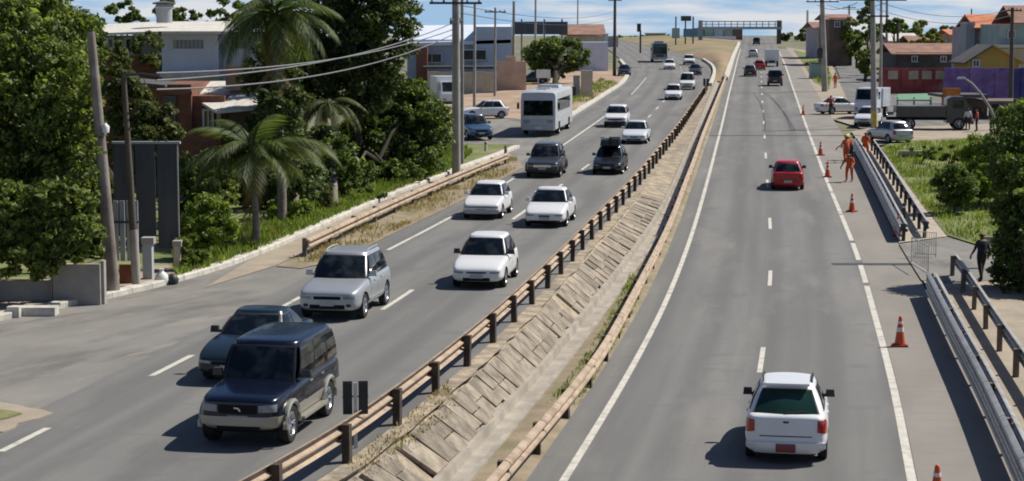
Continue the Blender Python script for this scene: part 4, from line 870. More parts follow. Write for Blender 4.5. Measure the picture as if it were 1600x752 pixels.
tree('umbrella_tree', 'umbrella shaped tree above the parked black car', at(868, 133, zL), [blob(868, 84, 50, 26, 231), blob(842, 88, 28, 22, 230), blob(900, 88, 22, 20, 231), blob(866, 66, 30, 12, 231), blob(872, 108, 34, 14, 231)], 14000, .19, 'leaf_deep', 7, .35, limbs=6)
# --- right side
pr = at(1600, 480, zR)
tree('leafy_tree', 'dark tree overhanging the path at the right edge', (pr.x + .6, pr.y + 1, zR(pr.y)), [blob(1590, 290, 42, 80, 66), blob(1620, 220, 60, 60, 67), blob(1590, 400, 36, 60, 65), blob(1640, 380, 60, 90, 65), blob(1575, 340, 30, 40, 66), blob(1572, 420, 26, 40, 65.5), blob(1585, 460, 30, 30, 64), blob(1570, 260, 30, 50, 67)], 40000, .085, 'leaf_deep', 8, .16, limbs=10, shell=.35)
tree('leafy_tree', 'bright bush under the street lamp at the right edge', (atY(1580, 250, 92).x, 92, zR(92)), [blob(1582, 195, 34, 35, 92), blob(1560, 235, 32, 34, 91), blob(1610, 210, 40, 60, 92)], 14000, .10, 'leaf_mid', 9, .12)
for i, (x, y, rx, ry) in enumerate(((1455, 62, 22, 10), (1400, 40, 20, 10), (1470, 48, 22, 9), (1340, 66, 14, 10), (1505, 84, 12, 10))):
    Y = 245 + 14 * i; tree('background_tree', ['low tree above the long dark house', 'treetop left of the round green treetop', 'treetop right of the round green treetop', 'small tree beyond the bend of the service road', 'shrubby tree left of the mustard house'][i], (atY(x, y, Y).x, Y, zR(Y)), [blob(x, y, rx, ry, Y), blob(x - 6, y + 6, rx * .8, ry, Y)], 2200, .22, ['leaf_mid', 'leaf_deep'][i % 2], 180 + i, .2, 'far trees on the right', limbs=3)
for i, (x, y, rx, ry, Y, n, mm) in enumerate(((1492, 290, 34, 32, 88, 3600, 'leaf_deep'), (1530, 280, 32, 30, 90, 3600, 'leaf_bright'), (1545, 240, 44, 30, 98, 4200, 'leaf_bright'), (1480, 240, 30, 14, 108, 900, 'leaf_olive'), (1440, 238, 24, 10, 112, 600, 'leaf_bright'))):
    tree('shrub', ['dark round shrub on the right grass slope', 'shrub between the dark round shrub and the edge tree', 'shrub in front of the market stall', 'thin olive shrub behind the drain hole', 'low bright shrub beside the drain hole'][i], (atY(x, y, Y).x, Y, zR(Y)), [blob(x, y, rx, ry, Y), blob(x + rx * .4, y + ry * .4, rx * .7, ry * .6, Y)], int(n * 2), .085, mm, 60 + i, .05, 'shrubs on the right grass slope', 'shrub', 4)
for i, (x, y, rx, ry, Y) in enumerate(((1424, 44, 26, 14, 330), (1385, 48, 16, 12, 340), (1330, 52, 18, 26, 300), (1355, 30, 14, 34, 250), (1498, 60, 22, 12, 280), (1425, 75, 16, 14, 260), (1352, 92, 16, 16, 235))):
    tree('background_tree', ['round green treetop above the far houses', 'dark treetop left of the round treetop', 'tree mixed with poles on the right', 'tall thin tree behind the grey crossarm pole', 'low tree left of the orange roofed house', 'small tree behind the brown roofs', 'bushy tree at the bend of the service road'][i], (atY(x, y, Y).x, Y, zR(Y)), [blob(x, y, rx, ry, Y), blob(x + 4, y + ry * .8, rx * .8, ry * .8, Y)], 2600, .25, 'leaf_deep' if i % 2 else 'leaf_mid', 80 + i, .2, 'far trees on the right', limbs=3)
o = leaves('distant_trees', [blob(x, y, 24, h, Y, .5) for x, y, h, Y in ((640, 60, 6, 560), (670, 58, 7, 570), (900, 62, 5, 540), (925, 60, 6, 560), (950, 60, 5, 580), (975, 61, 4, 590), (1000, 60, 4, 600), (1020, 60, 4, 610), (1040, 60, 5, 560), (1240, 58, 8, 520), (1262, 56, 9, 530), (1290, 55, 10, 520), (1320, 58, 9, 500), (1350, 56, 9, 520), (1385, 58, 8, 480), (1420, 57, 8, 470), (1460, 58, 8, 460), (1500, 60, 8, 450), (1545, 58, 9, 450), (1590, 58, 9, 450))], 22000, .42, 'leaf_deep', 95)[0]; o['kind'] = 'stuff'; tag(o, 'low line of trees along the far skyline', 'trees')
# --- grass
def grass(name, pix, zf, n, h, m, seed, label='grass'):
    P = [at(x, y, zf) for x, y in pix]; g = random.Random(seed); vs = []; fs = []
    x0, x1 = min(p.x for p in P), max(p.x for p in P); y0, y1 = min(p.y for p in P), max(p.y for p in P)
    def inside(x, y):
        c = False; j = len(P) - 1
        for i in range(len(P)):
            if (P[i].y > y) != (P[j].y > y) and x < (P[j].x - P[i].x) * (y - P[i].y) / (P[j].y - P[i].y) + P[i].x: c = not c
            j = i
        return c
    k = 0; tries = 0
    cl = [(g.uniform(x0, x1), g.uniform(y0, y1), g.uniform(.2, .9)) for _ in range(max(40, n // 14))]
    while k < n and tries < n * 12:
        tries += 1; c = g.choice(cl); x, y = g.gauss(c[0], c[2]), g.gauss(c[1], c[2])
        if not inside(x, y): continue
        hh = h * g.uniform(.4, 1.25); a = g.uniform(0, 3.14); w_ = hh * .10 + .008; lx, ly = g.gauss(0, .3) * hh, g.gauss(0, .3) * hh; z = zf(y) + .05; i = len(vs)
        dx, dy = math.cos(a) * w_, math.sin(a) * w_
        vs += [(x - dx, y - dy, z), (x + dx, y + dy, z), (x + lx * .5 + dx * .6, y + ly * .5 + dy * .6, z + hh * .6), (x + lx, y + ly, z + hh), (x + lx * .5 - dx * .6, y + ly * .5 - dy * .6, z + hh * .6)]; fs.append((i, i + 1, i + 2, i + 3, i + 4)); k += 1
    me = bpy.data.meshes.new(name); me.from_pydata(vs, [], fs); me.materials.append(M[m]); o = link(name, me); o['kind'] = 'stuff'; tag(o, label, 'grass'); return o
grass('verge_grass', [(275, 440), (330, 424), (390, 402), (460, 372), (540, 336), (620, 302), (700, 272), (740, 240), (700, 225), (600, 270), (480, 310), (400, 350), (270, 400)], zL, 24000, .32, 'grass_blade', 1, 'green grass on the verge behind the left kerb')
grass('rail_grass', [(445, 413), (560, 354), (740, 274), (805, 246), (812, 262), (700, 323), (530, 405), (470, 417)], zL, 2600, .18, 'grass_dry', 2, 'dry grass under the roadside guardrail')
grass('slope_grass', [(1378, 235), (1400, 265), (1440, 318), (1482, 368), (1545, 388), (1660, 380), (1660, 240), (1560, 218), (1420, 225)], zR, 16000, .22, 'grass_blade', 3, 'green grass on the slope right of the paved footway')
grass('median_grass', [(905, 640), (950, 560), (985, 500), (1010, 440), (985, 430), (950, 500), (900, 580), (850, 640)], zR, 2600, .085, 'grass_blade', 4, 'patchy grass between drain channel and median guardrail')
grass('bank_grass', [(540, 725), (640, 650), (700, 600), (720, 640), (640, 700), (560, 752)], zL, 700, .075, 'grass_dry', 5, 'sparse dry grass at the top of the slab bank')
grass('lot_grass', [(868, 195), (920, 163), (970, 132), (940, 125), (900, 140), (860, 165)], zL, 2500, .3, 'grass_blade', 6, 'grass strip behind the far left kerb')
grass('far_grass', [(1258, 100), (1272, 126), (1294, 138), (1298, 118), (1288, 95)], zR, 1500, .4, 'grass_blade', 7, 'grass patch beside the right shoulder')

# ================================================================== BUILDINGS AND WALLS
mat('wall_white', (.60, .65, .74), .9, .06, .8, .1); layer(M['wall_white'], (.42, .43, .45), .6, .55, .75, (1, 1, .5), amt=.6)
mat('wall_blue', (.42, .50, .60), .9, .06, .6, .1); mat('wall_grey', (.36, .38, .40), .9, .1, .5, .1); layer(M['wall_grey'], (.24, .24, .24), .5, .5, .7, amt=.6)
mat('roof_pale', (.60, .57, .50), .85, .1, 1.0, .2, 8, stretch=(6, 1, 1)); layer(M['roof_pale'], (.36, .33, .28), .7, .52, .72, amt=.6)
mat('brick_red', (.20, .085, .055), .9, .2, 3, .3); layer(M['brick_red'], (.20, .08, .05), .8, .5, .7, amt=.7)
mat('wall_beige', (.50, .44, .33), .9, .1, .8, .1); layer(M['wall_beige'], (.34, .29, .22), .5, .5, .7, amt=.6); mat('wall_pink', (.52, .36, .27), .9, .12, .8, .1)
mat('wall_render', (.34, .315, .285), .95, .12, .8, .2); layer(M['wall_render'], (.22, .20, .18), .7, .48, .68, (1, 1, 1), amt=.7)
mat('wall_lilac', (.40, .36, .38), .9, .1, .6); mat('wall_teal', (.33, .42, .40), .9, .1, .6); mat('wall_mustard', (.42, .27, .075), .9, .12, .6); mat('wall_brown', (.16, .115, .09), .9, .2, .8)
mat('tile_orange', (.55, .19, .09), .9, .15, 1, .4, 12); mat('tile_brown', (.27, .15, .105), .9, .2, .8, .4, 8); mat('tile_dark', (.085, .08, .08), .9, .2, .6)
mat('mural_red', (.36, .075, .07), .85, .25, .7); layer(M['mural_red'], (.30, .25, .24), .55, .56, .62, amt=.9); mat('mural_purple', (.20, .115, .29), .85, .25, .7); layer(M['mural_purple'], (.30, .17, .30), .6, .54, .62, amt=.85); layer(M['mural_purple'], (.06, .06, .19), .4, .55, .62, amt=.85)
mat('mural_blue', (.06, .055, .20), .85, .25, .8); mat('stall_orange', (.48, .17, .03), .85, .25, 2); mat('awning_green', (.13, .27, .16), .8, .1, 2); mat('board_back', (.060, .066, .080), .75, .12, 1.2); layer(M['board_back'], (.10, .10, .105), .9, .5, .7, (3, 1, .3), amt=.6)
mat('window_dark', (.02, .023, .027), .12, .2, 2); mat('shutter', (.24, .26, .29), .7, .1, 3); mat('rust_panel', (.24, .09, .05), .9, .3, 2, .2); mat('blue_panel', (.13, .25, .36), .8, .15, .5); mat('plaster_orange', (.36, .22, .14), .9, .15, 1)
def pbox(name, x0, y0, x1, y1, Y, dep, m, parent, o, lower=None, taper=1):       # box whose front covers a photo rectangle at depth Y
    a, b = atY(x0, y0, Y), atY(x1, y1, Y); z1 = a.z; z0 = b.z if lower is None else lower
    mb = MB(); mb.box((Vector(((a.x + b.x) / 2, Y + dep / 2, (z0 + z1) / 2)) - o), (abs(b.x - a.x), dep, z1 - z0), taper=taper); ob = mb.build(name, m, parent)
    if name == 'window':                           # frame, mullion and sill round every pane
        c = Vector(((a.x + b.x) / 2, Y - .02, (z0 + z1) / 2)) - o; w_, h_ = abs(b.x - a.x), z1 - z0; f = MB()
        for s in (-1, 1): f.box(c + Vector((s * w_ / 2, 0, 0)), (.10, .16, h_ + .1)); f.box(c + Vector((0, .003, s * h_ / 2)), (w_ - .1, .16, .10))
        f.box(c + Vector((0, .01, 0)), (.06, .12, h_ - .1)); f.build('frame', 'wall_white', ob); f = MB(); f.box(c + Vector((0, -.08, -h_ / 2 - .1)), (w_ + .3, .3, .09)); f.build('sill', 'concrete', ob)
    return ob
def proof(name, pts, m, parent, o, th=.12):          # sloping sheet through four (px, py, Y) corners, with thickness
    q = [atY(*p) - o for p in pts]; mb = MB(); mb.add(q + [p - Vector((0, 0, th)) for p in q], [(0, 1, 2, 3), (7, 6, 5, 4), (0, 4, 5, 1), (1, 5, 6, 2), (2, 6, 7, 3), (3, 7, 4, 0)]); return mb.build(name, m, parent)
def bldg(name, label, cat, x, Y, zf): o = Vector((atY(x, 100, Y).x, Y, zf(Y))); return thing(name, label, cat, o), o
def gable(parent, o, x0, x1, ye, yr_, Y, dep, m, over=.4):   # ridge parallel to the road front
    e0, e1 = atY(x0, ye, Y), atY(x1, ye, Y); zr_ = atY(x0, yr_, Y).z; mb = MB(); ym = Y + dep / 2
    for s, yy in ((-1, Y - over), (1, Y + dep + over)):
        q = [Vector((e0.x - over, yy, e0.z - .1)), Vector((e1.x + over, yy, e0.z - .1)), Vector((e1.x + over, ym, zr_)), Vector((e0.x - over, ym, zr_))]
        mb.add([p - o for p in q] + [p - o - Vector((0, 0, .15)) for p in q], [(0, 1, 2, 3), (7, 6, 5, 4), (0, 4, 5, 1), (1, 5, 6, 2), (2, 6, 7, 3), (3, 7, 4, 0)])
    return mb.build('roof', m, parent)
# blue-white upper storey with long pale roof
t, o = bldg('white_building', 'blue-white upper storey under a long pale roof behind the palms', 'building', 300, 101, zL)
pbox('wall', 252, 50, 342, 118, 101, 6, 'wall_white', t, o, 0); pbox('wall', 347, 50, 420, 118, 101.6, 6, 'wall_white', t, o, 0); pbox('corner_post', 342.5, 50, 346.5, 118, 101.3, .4, 'wall_blue', t, o, 0); pbox('corner_post', 247, 50, 251.5, 118, 101.2, .4, 'tile_dark', t, o, 0)
pbox('ledge', 250, 112, 342, 121, 100.2, .8, 'roof_pale', t, o)
w1 = pbox('ventilation_grille', 271, 63, 317, 76, 100.93, .08, 'shutter', t, o)
for k in range(7): pbox('slat', 272.5 + k * 6.4, 64, 276 + k * 6.4, 75, 100.88, .05, 'wall_grey', w1, o)
pbox('ventilation_grille', 366, 66, 384, 76, 101.5, .09, 'shutter', t, o); pbox('wall', 108, 56, 247, 110, 106, 4, 'wall_grey', t, o, 0)
for x0 in (130, 160, 196): pbox('window', x0, 60, x0 + 18, 84, 105.9, .2, 'window_dark', t, o)
pbox('low_wall', 140, 88, 246, 120, 102, .3, 'brick_red', t, o, 0)
proof('roof', [(88, 54, 100), (252, 49, 100), (240, 34, 110), (128, 40, 110)], 'roof_pale', t, o); proof('roof', [(248, 49, 100), (425, 49, 100), (410, 33, 110), (240, 34, 110)], 'roof_pale', t, o, .14)
tk, o2 = bldg('water_tank', 'grey water tank standing on the pale roof', 'tank', 258, 104, zL); zt = atY(258, 36, 104).z - o2.z
mb = MB(); mb.lathe([(.01, zt), (.42, zt), (.45, zt + .8), (.5, zt + .85), (.4, zt + 1.05), (.01, zt + 1.1)], 16); mb.build('tank_body', 'wall_grey', tk, 40); mb = MB(); mb.lathe([(.01, zt + 1.0), (.62, zt + 1.0), (.62, zt + 1.08), (.01, zt + 1.2)], 16); mb.build('lid', 'tile_dark', tk, 40)
tree('flowering_shrub', 'rust orange shrub on the terrace below the pale roof', (atY(195, 100, 101.5).x, 100.8, zL(101)), [blob(180, 100, 34, 16, 100.8, .3), blob(220, 102, 26, 14, 100.8, .3)], 1600, .12, 'leaf_red', 91, .06, None, 'shrub', 3)
# brick house
t, o = bldg('brick_house', 'red brick house with sloping pale roof behind the billboard', 'house', 310, 93, zL)
pbox('wall', 222, 132, 300, 215, 93, 6, 'brick_red', t, o, 0); pbox('wall', 300, 150, 352, 215, 93.3, 5, 'brick_red', t, o, 0); pbox('wall', 352, 166, 392, 215, 93.6, 5, 'wall_brown', t, o, 0)
pbox('doorway', 254, 150, 276, 215, 92.9, .25, 'window_dark', t, o, 0); pbox('window', 318, 172, 333, 200, 93.2, .2, 'wall_mustard', t, o); pbox('lintel', 248, 142, 300, 148, 92.85, .2, 'brick_red', t, o)
pbox('pier', 338, 165, 345, 215, 93.1, .3, 'wall_beige', t, o, 0)
proof('roof', [(338, 174, 91.0), (405, 168, 91.0), (392, 126, 99), (262, 128, 99)], 'roof_pale', t, o); proof('roof', [(195, 127, 92), (258, 133, 92), (275, 127, 97.5), (215, 122, 97.5)], 'tile_dark', t, o)
pbox('chimney_block', 352, 104, 378, 140, 95, 1.4, 'plaster_orange', t, o); pbox('parapet', 226, 208, 345, 222, 91.6, .2, 'brick_red', t, o, 0)
# billboard seen from behind
t, o = bldg('billboard', 'dark back of a billboard panel behind the two leaning poles', 'billboard', 228, 63, zL)
for k, (xa, xb) in enumerate(((176, 210), (210.6, 244), (244.6, 279))): pbox('panel', xa, 224, xb, 368 + 10 * k, 63, .10, 'board_back', t, o)
for x in (206, 236, 275): pbox('post', x - 3, 226, x + 3, 440, 63.16, .14, 'post_brown' if x < 270 else 'pole_conc', t, o, 0)
pbox('frame', 174, 221.5, 281, 225, 62.97, .2, 'wall_grey', t, o); pbox('frame', 276.2, 226, 280.5, 380, 62.93, .06, 'pole_grey', t, o)
# wall at the left edge
t, o = bldg('low_wall', 'low grey rendered wall under the big leafy tree', 'wall', 80, 56.3, zL)
for (x0, yt, x1, Yw) in ((-60, 438, 81, 55.6), (81.2, 413, 157, 55.4)): pbox('wall_panel', x0, yt, x1, 470, Yw, .22, 'wall_render', t, o, -.05)
for x, Yw in ((160, 55.6),): pbox('pillar', x - 3.5, 408, x + 3.5, 470, Yw - .05, .3, 'wall_render', t, o, -.05)
pbox('end_pier', 78.5, 412, 81, 470, 55.36, .28, 'wall_render', t, o, -.05)
t, o = bldg('meter_box', 'small meter box with red base on the low wall', 'meter box', 93, 55.6, zL); pbox('case', 85, 425, 100, 452, 55.62, .2, 'shutter', t, o); pbox('cover', 88, 429, 97, 445, 55.56, .08, 'white_metal', t, o); pbox('base', 84, 448, 101, 457, 55.58, .22, 'rust_panel', t, o)
t, o = bldg('concrete_block', 'long pale concrete block on the kerb at the left edge', 'block', 50, 52.6, zL); pbox('block', 12, 481, 86, 500, 53.2, .5, 'kerb_paint', t, o, 0); pbox('end_face', 10, 480, 30, 502, 52.9, .28, 'kerb_paint', t, o, 0)
t, o = bldg('gate', 'weathered grey gate with rusty base between the leaning poles', 'gate', 195, 59.6, zL)
for k in range(4): pbox('board', 176 + k * 10.4, 314, 185.6 + k * 10.4, 408, 59.5 + .02 * (k % 2), .06, 'wall_grey', t, o)
pbox('base_panel', 160, 410, 176, 455, 59.5, .1, 'rust_panel', t, o, 0); pbox('base_panel', 186, 414, 207, 455, 59.4, .1, 'rust_panel', t, o, 0); pbox('rail', 176, 346, 217, 349, 59.42, .06, 'dark_metal', t, o)
t, o = bldg('gate_pillar', 'narrow grey pillar right of the second leaning pole', 'pillar', 232, 60.6, zL); pbox('shaft', 222, 382, 238, 446, 60.4, .35, 'wall_grey', t, o, 0); pbox('cap', 220, 372, 240, 382, 60.3, .45, 'wall_render', t, o)
t, o = bldg('gate_pillar', 'beige pillar at the foot of the billboard post', 'pillar', 278, 62.2, zL); pbox('shaft', 271, 385, 281, 438, 62.4, .3, 'wall_beige', t, o, 0); pbox('cap', 269, 377, 283, 386, 62.3, .4, 'wall_render', t, o)
t, o = bldg('rubbish_sack', 'white rubbish sack lying beside the kerb', 'sack', 246, 59.9, zL); mb = MB(); mb.lathe([(.01, 0), (.2, .02), (.24, .15), (.18, .32), (.06, .42), (.09, .5), (.01, .5)], 12); mb.build('sack', 'white_metal', t, 60); mb = MB(); mb.lathe([(.01, 0), (.16, .02), (.2, .14), (.12, .3), (.01, .34)], 12, c=(.33, .1, 0)); mb.build('sack', 'dark_metal', t, 60)
# warehouse and yard wall
t, o = bldg('warehouse', 'long pale blue-grey warehouse behind the big pole', 'warehouse', 720, 225, zL)
pbox('wall', 636, 62, 795, 110, 225, 20, 'wall_blue', t, o, 0); pbox('wall', 740, 42, 800, 140, 224, 20, 'wall_blue', t, o, 0); proof('roof', [(620, 68, 224), (798, 62, 224), (798, 38, 252), (640, 40, 252)], 'wall_white', t, o, .4); pbox('window', 660, 84, 690, 98, 224.8, .3, 'window_dark', t, o); pbox('window', 724, 78, 760, 94, 223.8, .3, 'window_dark', t, o)
pbox('annexe', 650, 74, 668, 140, 222, 2, 'brick_red', t, o, 0); pbox('canopy', 660, 104, 800, 108, 218, 4, 'tile_dark', t, o)
t, o = bldg('yard_wall', 'beige yard wall in front of the warehouse', 'wall', 740, 205, zL)
for k in range(6): pbox('wall_panel', 668 + 18 * k, 112 + (k % 2), 685.6 + 18 * k, 150, 205 + .1 * (k % 2), .3, 'wall_beige', t, o, 0)
t, o = bldg('brick_pier', 'pinkish brick wall between the warehouse and umbrella tree', 'wall', 795, 212, zL); pbox('wall', 776, 96, 822, 140, 212, .5, 'wall_pink', t, o, 0); pbox('wall', 790, 88, 806, 140, 212.6, .8, 'wall_pink', t, o, 0)
truck('box_truck', 'white box truck half hidden by the bushy tree and big pole', at(695, 170, zL) + Vector((0, 3, 0)), math.pi + .2, 'paint_bluewhite', 'paint_bluewhite', 3.6, 1.9)
t, o = bldg('double_billboard', 'two dark billboard panels above the umbrella tree', 'billboard', 845, 250, zL); pbox('panel', 804, 34, 849, 54, 250, .4, 'board_back', t, o); pbox('panel', 852, 34, 887, 54, 250, .4, 'board_back', t, o)
for x in (815, 850.5, 878): pbox('post', x - 1.2, 30, x + 1.2, 120, 250.5, .3, 'pole_grey', t, o, 0)
t, o = bldg('tiled_house', 'house with brown tiled roof right of the dark billboards', 'house', 920, 285, zL); pbox('wall', 888, 56, 944, 110, 285, 12, 'wall_beige', t, o, 0); gable(t, o, 886, 938, 53, 38, 284, 12, 'tile_brown', .8); pbox('window', 900, 62, 910, 70, 284.9, .3, 'window_dark', t, o); pbox('wall', 905, 66, 950, 110, 276, 6, 'wall_white', t, o, 0)
t, o = bldg('gatehouse', 'small beige gatehouse with two pillars on the left roadside', 'building', 908, 196, zL); pbox('pillar', 908, 110, 926, 146, 196, .9, 'wall_beige', t, o, 0); pbox('pillar', 896, 118, 906, 146, 197, .8, 'wall_grey', t, o, 0); pbox('gate', 892, 136, 900, 152, 192, .5, 'dark_metal', t, o, 0)
t, o = bldg('white_sign', 'white panel sign by the parked black car', 'sign', 848, 186, zL); pbox('panel', 838, 109, 860, 122, 186, .12, 'white_metal', t, o); pbox('post', 840, 122, 842, 145, 186.02, .12, 'galv', t, o, 0); pbox('post', 856, 122, 858, 145, 186.02, .12, 'galv', t, o, 0)
for i, (x0, y0, x1, m_, Y) in enumerate(((936, 54, 950, 'wall_white', 420), (952, 58, 966, 'wall_grey', 440), (1012, 53, 1040, 'wall_beige', 560))):
    t, o = bldg('far_building', ['tiny white building right of the tiled house', 'tiny grey building by the tall dark pole', 'low beige building at the end of the left carriageway'][i], 'building', x0, Y, zL); pbox('wall', x0, y0, x1, 75, Y, 10, m_, t, o, -.2); pbox('roof', x0 - 1, y0 - 1.5, x1 + 1, y0, Y - .5, 11, 'roof_pale', t, o); pbox('window', x0 + 3, y0 + 3, x0 + 7, y0 + 6, Y - .1, .3, 'window_dark', t, o)
# far footbridge and buildings behind the island
t, o = bldg('footbridge', 'grey footbridge crossing the road at the crest', 'footbridge', 1150, 482, zL)
pbox('deck', 1092, 42, 1222, 46, 482, 2.6, 'wall_grey', t, o); pbox('top_rail', 1092, 33, 1222, 34.5, 482, .15, 'pole_grey', t, o); pbox('mid_rail', 1092, 37.5, 1222, 38.5, 482.02, .12, 'pole_grey', t, o)
for k in range(14): pbox('baluster', 1093 + k * 9.8, 33.5, 1094.2 + k * 9.8, 42, 482.04, .1, 'pole_grey', t, o)
for x in (1095, 1218): pbox('tower', x - 2.5, 32, x + 2.5, 72, 482.4, 2, 'board_back' if x > 1100 else 'wall_grey', t, o, -.1)
t, o = bldg('blue_building', 'blue panelled building below the left half of the footbridge', 'building', 1120, 530, zL)
for k in range(5): pbox('panel', 1086 + 15 * k, 44 + (k % 2), 1100 + 15 * k, 62, 530 + .3 * (k % 2), 8, ['blue_panel', 'wall_teal', 'wall_blue', 'wall_teal', 'wall_brown'][k], t, o, -.2)
pbox('parapet', 1078, 57, 1150, 62, 520, 1, 'wall_white', t, o, -.2)
t, o = bldg('sign_gantry', 'dark sign boards on posts above the far island', 'sign', 1066, 430, zL); pbox('board', 1064, 25, 1080, 33, 430, .3, 'board_back', t, o); pbox('board', 1050, 44, 1062, 60, 431, .3, 'wall_teal', t, o); pbox('board', 1068, 45, 1086, 58, 430.4, .3, 'blue_panel', t, o)
for x in (1056, 1071, 1083): pbox('post', x - .8, 26, x + .8, 72, 431.5, .25, 'dark_metal', t, o, 0)
# right side
t, o = bldg('mural_wall', 'red painted wall with grey window panels by the service road', 'wall', 1430, 206, zR)
for k in range(6): pbox('wall_panel', 1374 + 17.8 * k, 107, 1391.6 + 17.8 * k, 146, 206 + .12 * (k % 2), .3, 'mural_red', t, o, 0)
for x0 in (1388, 1420, 1441, 1462): pbox('panel', x0, 111, x0 + 15, 124, 205.9, .12, 'wall_beige', t, o)
t, o = bldg('mural_wall', 'purple graffiti wall right of the red wall', 'wall', 1540, 182, zR)
for k in range(7): pbox('wall_panel', 1476 + 20 * k, 106 + (k % 2), 1495.7 + 20 * k, 160, 182 + .1 * (k % 2), .3, 'mural_purple' if k < 5 else 'mural_blue', t, o, 0)
t, o = bldg('market_stall', 'market stall with orange panel under the purple wall', 'stall', 1500, 160, zR); pbox('panel', 1474, 138, 1500, 172, 157.9, .3, 'stall_orange', t, o); pbox('roof', 1470, 148, 1545, 152, 158, 5, 'tile_dark', t, o); pbox('counter', 1474, 176, 1540, 196, 160.4, 1.2, 'wall_brown', t, o, 0); pbox('back_panel', 1500, 153, 1542, 180, 163, .2, 'wall_brown', t, o, 0)
for x in (1473, 1507, 1541): pbox('post', x - 1, 151, x + 1, 198, 159, .12, 'post_brown', t, o, 0)
rr = random.Random(9)
for k in range(4):
    x = 1478 + k * 15; bx_, o3 = bldg('crate', ['red crate at the left end of the market counter', 'tan crate next to the red crate on the market counter', 'grey crate right of the tan crate on the market counter', 'dark crate at the right end of the market counter'][k], 'crate', x, 159.9, zR); pbox('box', x, 168 + rr.uniform(-2, 2), x + 11, 176, 160, .5, ['mural_red', 'wall_beige', 'wall_grey', 'wall_brown'][k], bx_, o3); pbox('rim', x - .4, 167.6, x + 11.4, 169.2, 159.95, .55, 'wall_brown', bx_, o3)
    bx_['group'] = 'crates on the market counter'
t, o = bldg('market_stall', 'dark stall with tarpaulin roof behind the street lamp', 'stall', 1565, 158, zR); pbox('roof', 1546, 158, 1612, 162, 156, 6, 'wall_brown', t, o); pbox('back_panel', 1546, 163, 1610, 200, 161, .2, 'tile_dark', t, o, 0); pbox('counter', 1550, 182, 1606, 205, 157, 1.0, 'brick_red', t, o, 0)
for x in (1548, 1578, 1608): pbox('post', x - 1, 161, x + 1, 205, 156.5, .12, 'post_brown', t, o, 0)
t, o = bldg('awning', 'green awning over the dark grey truck', 'awning', 1425, 165, zR); proof('canopy', [(1400, 156, 163), (1456, 156, 163), (1450, 146, 168), (1403, 147, 168)], 'awning_green', t, o, .1)
for x in (1402, 1428, 1454): pbox('post', x - .8, 152, x + .8, 200, 163.5, .1, 'galv', t, o, 0)
t, o = bldg('orange_roof_house', 'lilac two-storey house with orange tiled roof at the top right', 'house', 1555, 222, zR)
pbox('wall', 1516, 42, 1580, 110, 222, 9, 'wall_lilac', t, o, 0); gable(t, o, 1528, 1584, 42, 22, 221.5, 9, 'tile_orange', .5); pbox('wall', 1510, 34, 1522, 110, 221.5, 3, 'wall_grey', t, o, 0); pbox('window', 1558, 48, 1572, 58, 221.9, .3, 'window_dark', t, o); pbox('window', 1530, 52, 1542, 62, 221.9, .3, 'window_dark', t, o)
t, o = bldg('teal_house', 'teal walled house at the right edge below the dark pole', 'house', 1600, 212, zR); pbox('wall', 1563, 38, 1660, 110, 212, 9, 'wall_teal', t, o, 0); gable(t, o, 1590, 1660, 34, 8, 212, 9, 'tile_brown', .5); pbox('ledge', 1550, 70, 1660, 75, 210.8, 1.2, 'roof_pale', t, o); pbox('window', 1575, 48, 1586, 60, 211.9, .3, 'window_dark', t, o); pbox('lower_wall', 1548, 76, 1660, 96, 211, .9, 'wall_beige', t, o, 0)
t, o = bldg('mustard_house', 'mustard gabled house in front of the orange roofed house', 'house', 1550, 200, zR)
a, b = atY(1512, 96, 200), atY(1592, 96, 200); pk = atY(1550, 72, 200); zb = o.z; mb = MB(); poly = [(a.x, zb), (b.x, zb), (b.x, a.z), (pk.x, pk.z), (a.x, a.z)]
mb.add([Vector((x, y, z)) - o for y in (200, 206) for x, z in poly], [(4, 3, 2, 1, 0), (5, 6, 7, 8, 9)] + [(i, (i + 1) % 5, 5 + (i + 1) % 5, 5 + i) for i in range(5)]); mb.build('wall', 'wall_mustard', t)
for s, e in ((-1, a), (1, b)):
    mb = MB(); q = [Vector((pk.x, 199.5, pk.z + .15)), Vector((e.x + s * .5, 199.5, e.z - .15)), Vector((e.x + s * .5, 206.5, e.z - .15)), Vector((pk.x, 206.5, pk.z + .15))]; mb.add([p - o for p in q] + [p - o - Vector((0, 0, .16)) for p in q], [(0, 1, 2, 3), (7, 6, 5, 4), (0, 4, 5, 1), (1, 5, 6, 2), (2, 6, 7, 3), (3, 7, 4, 0)]); mb.build('roof', 'tile_dark' if s < 0 else 'wall_mustard', t)
pbox('window', 1520, 94, 1530, 104, 199.9, .2, 'window_dark', t, o)
for i, (x0, ye, yr_, x1, Y, dep, mw, mr) in enumerate(((1400, 82, 68, 1500, 236, 10, 'tile_dark', 'tile_brown'), (1430, 66, 56, 1490, 262, 10, 'wall_brown', 'tile_brown'), (1395, 62, 52, 1432, 285, 10, 'wall_beige', 'roof_pale'), (1276, 42, 34, 1296, 340, 12, 'wall_lilac', 'tile_brown'), (1296, 28, 22, 1328, 300, 10, 'wall_brown', 'tile_brown'), (1490, 52, 46, 1516, 250, 8, 'wall_pink', 'tile_orange'))):
    t, o = bldg('tiled_house', ['long dark house with brown tiled roof behind the red wall', 'brown tiled house behind the long dark house', 'pale low house left of the brown tiled houses', 'lilac house left of the crossarm poles', 'narrow brown house among the crossarm poles', 'small pink house left of the orange roofed house'][i], 'house', x0, Y, zR)
    pbox('wall', x0, ye, x1, 110, Y, dep, mw, t, o, 0); gable(t, o, x0 - 2, x1 + 2, ye + 1, yr_, Y, dep, mr, .5)
    for k in range(2): xm = x0 + (x1 - x0) * (.25 + .45 * k); pbox('window', xm, ye + 6, xm + 8, ye + 14, Y - .1, .3, 'window_dark', t, o)
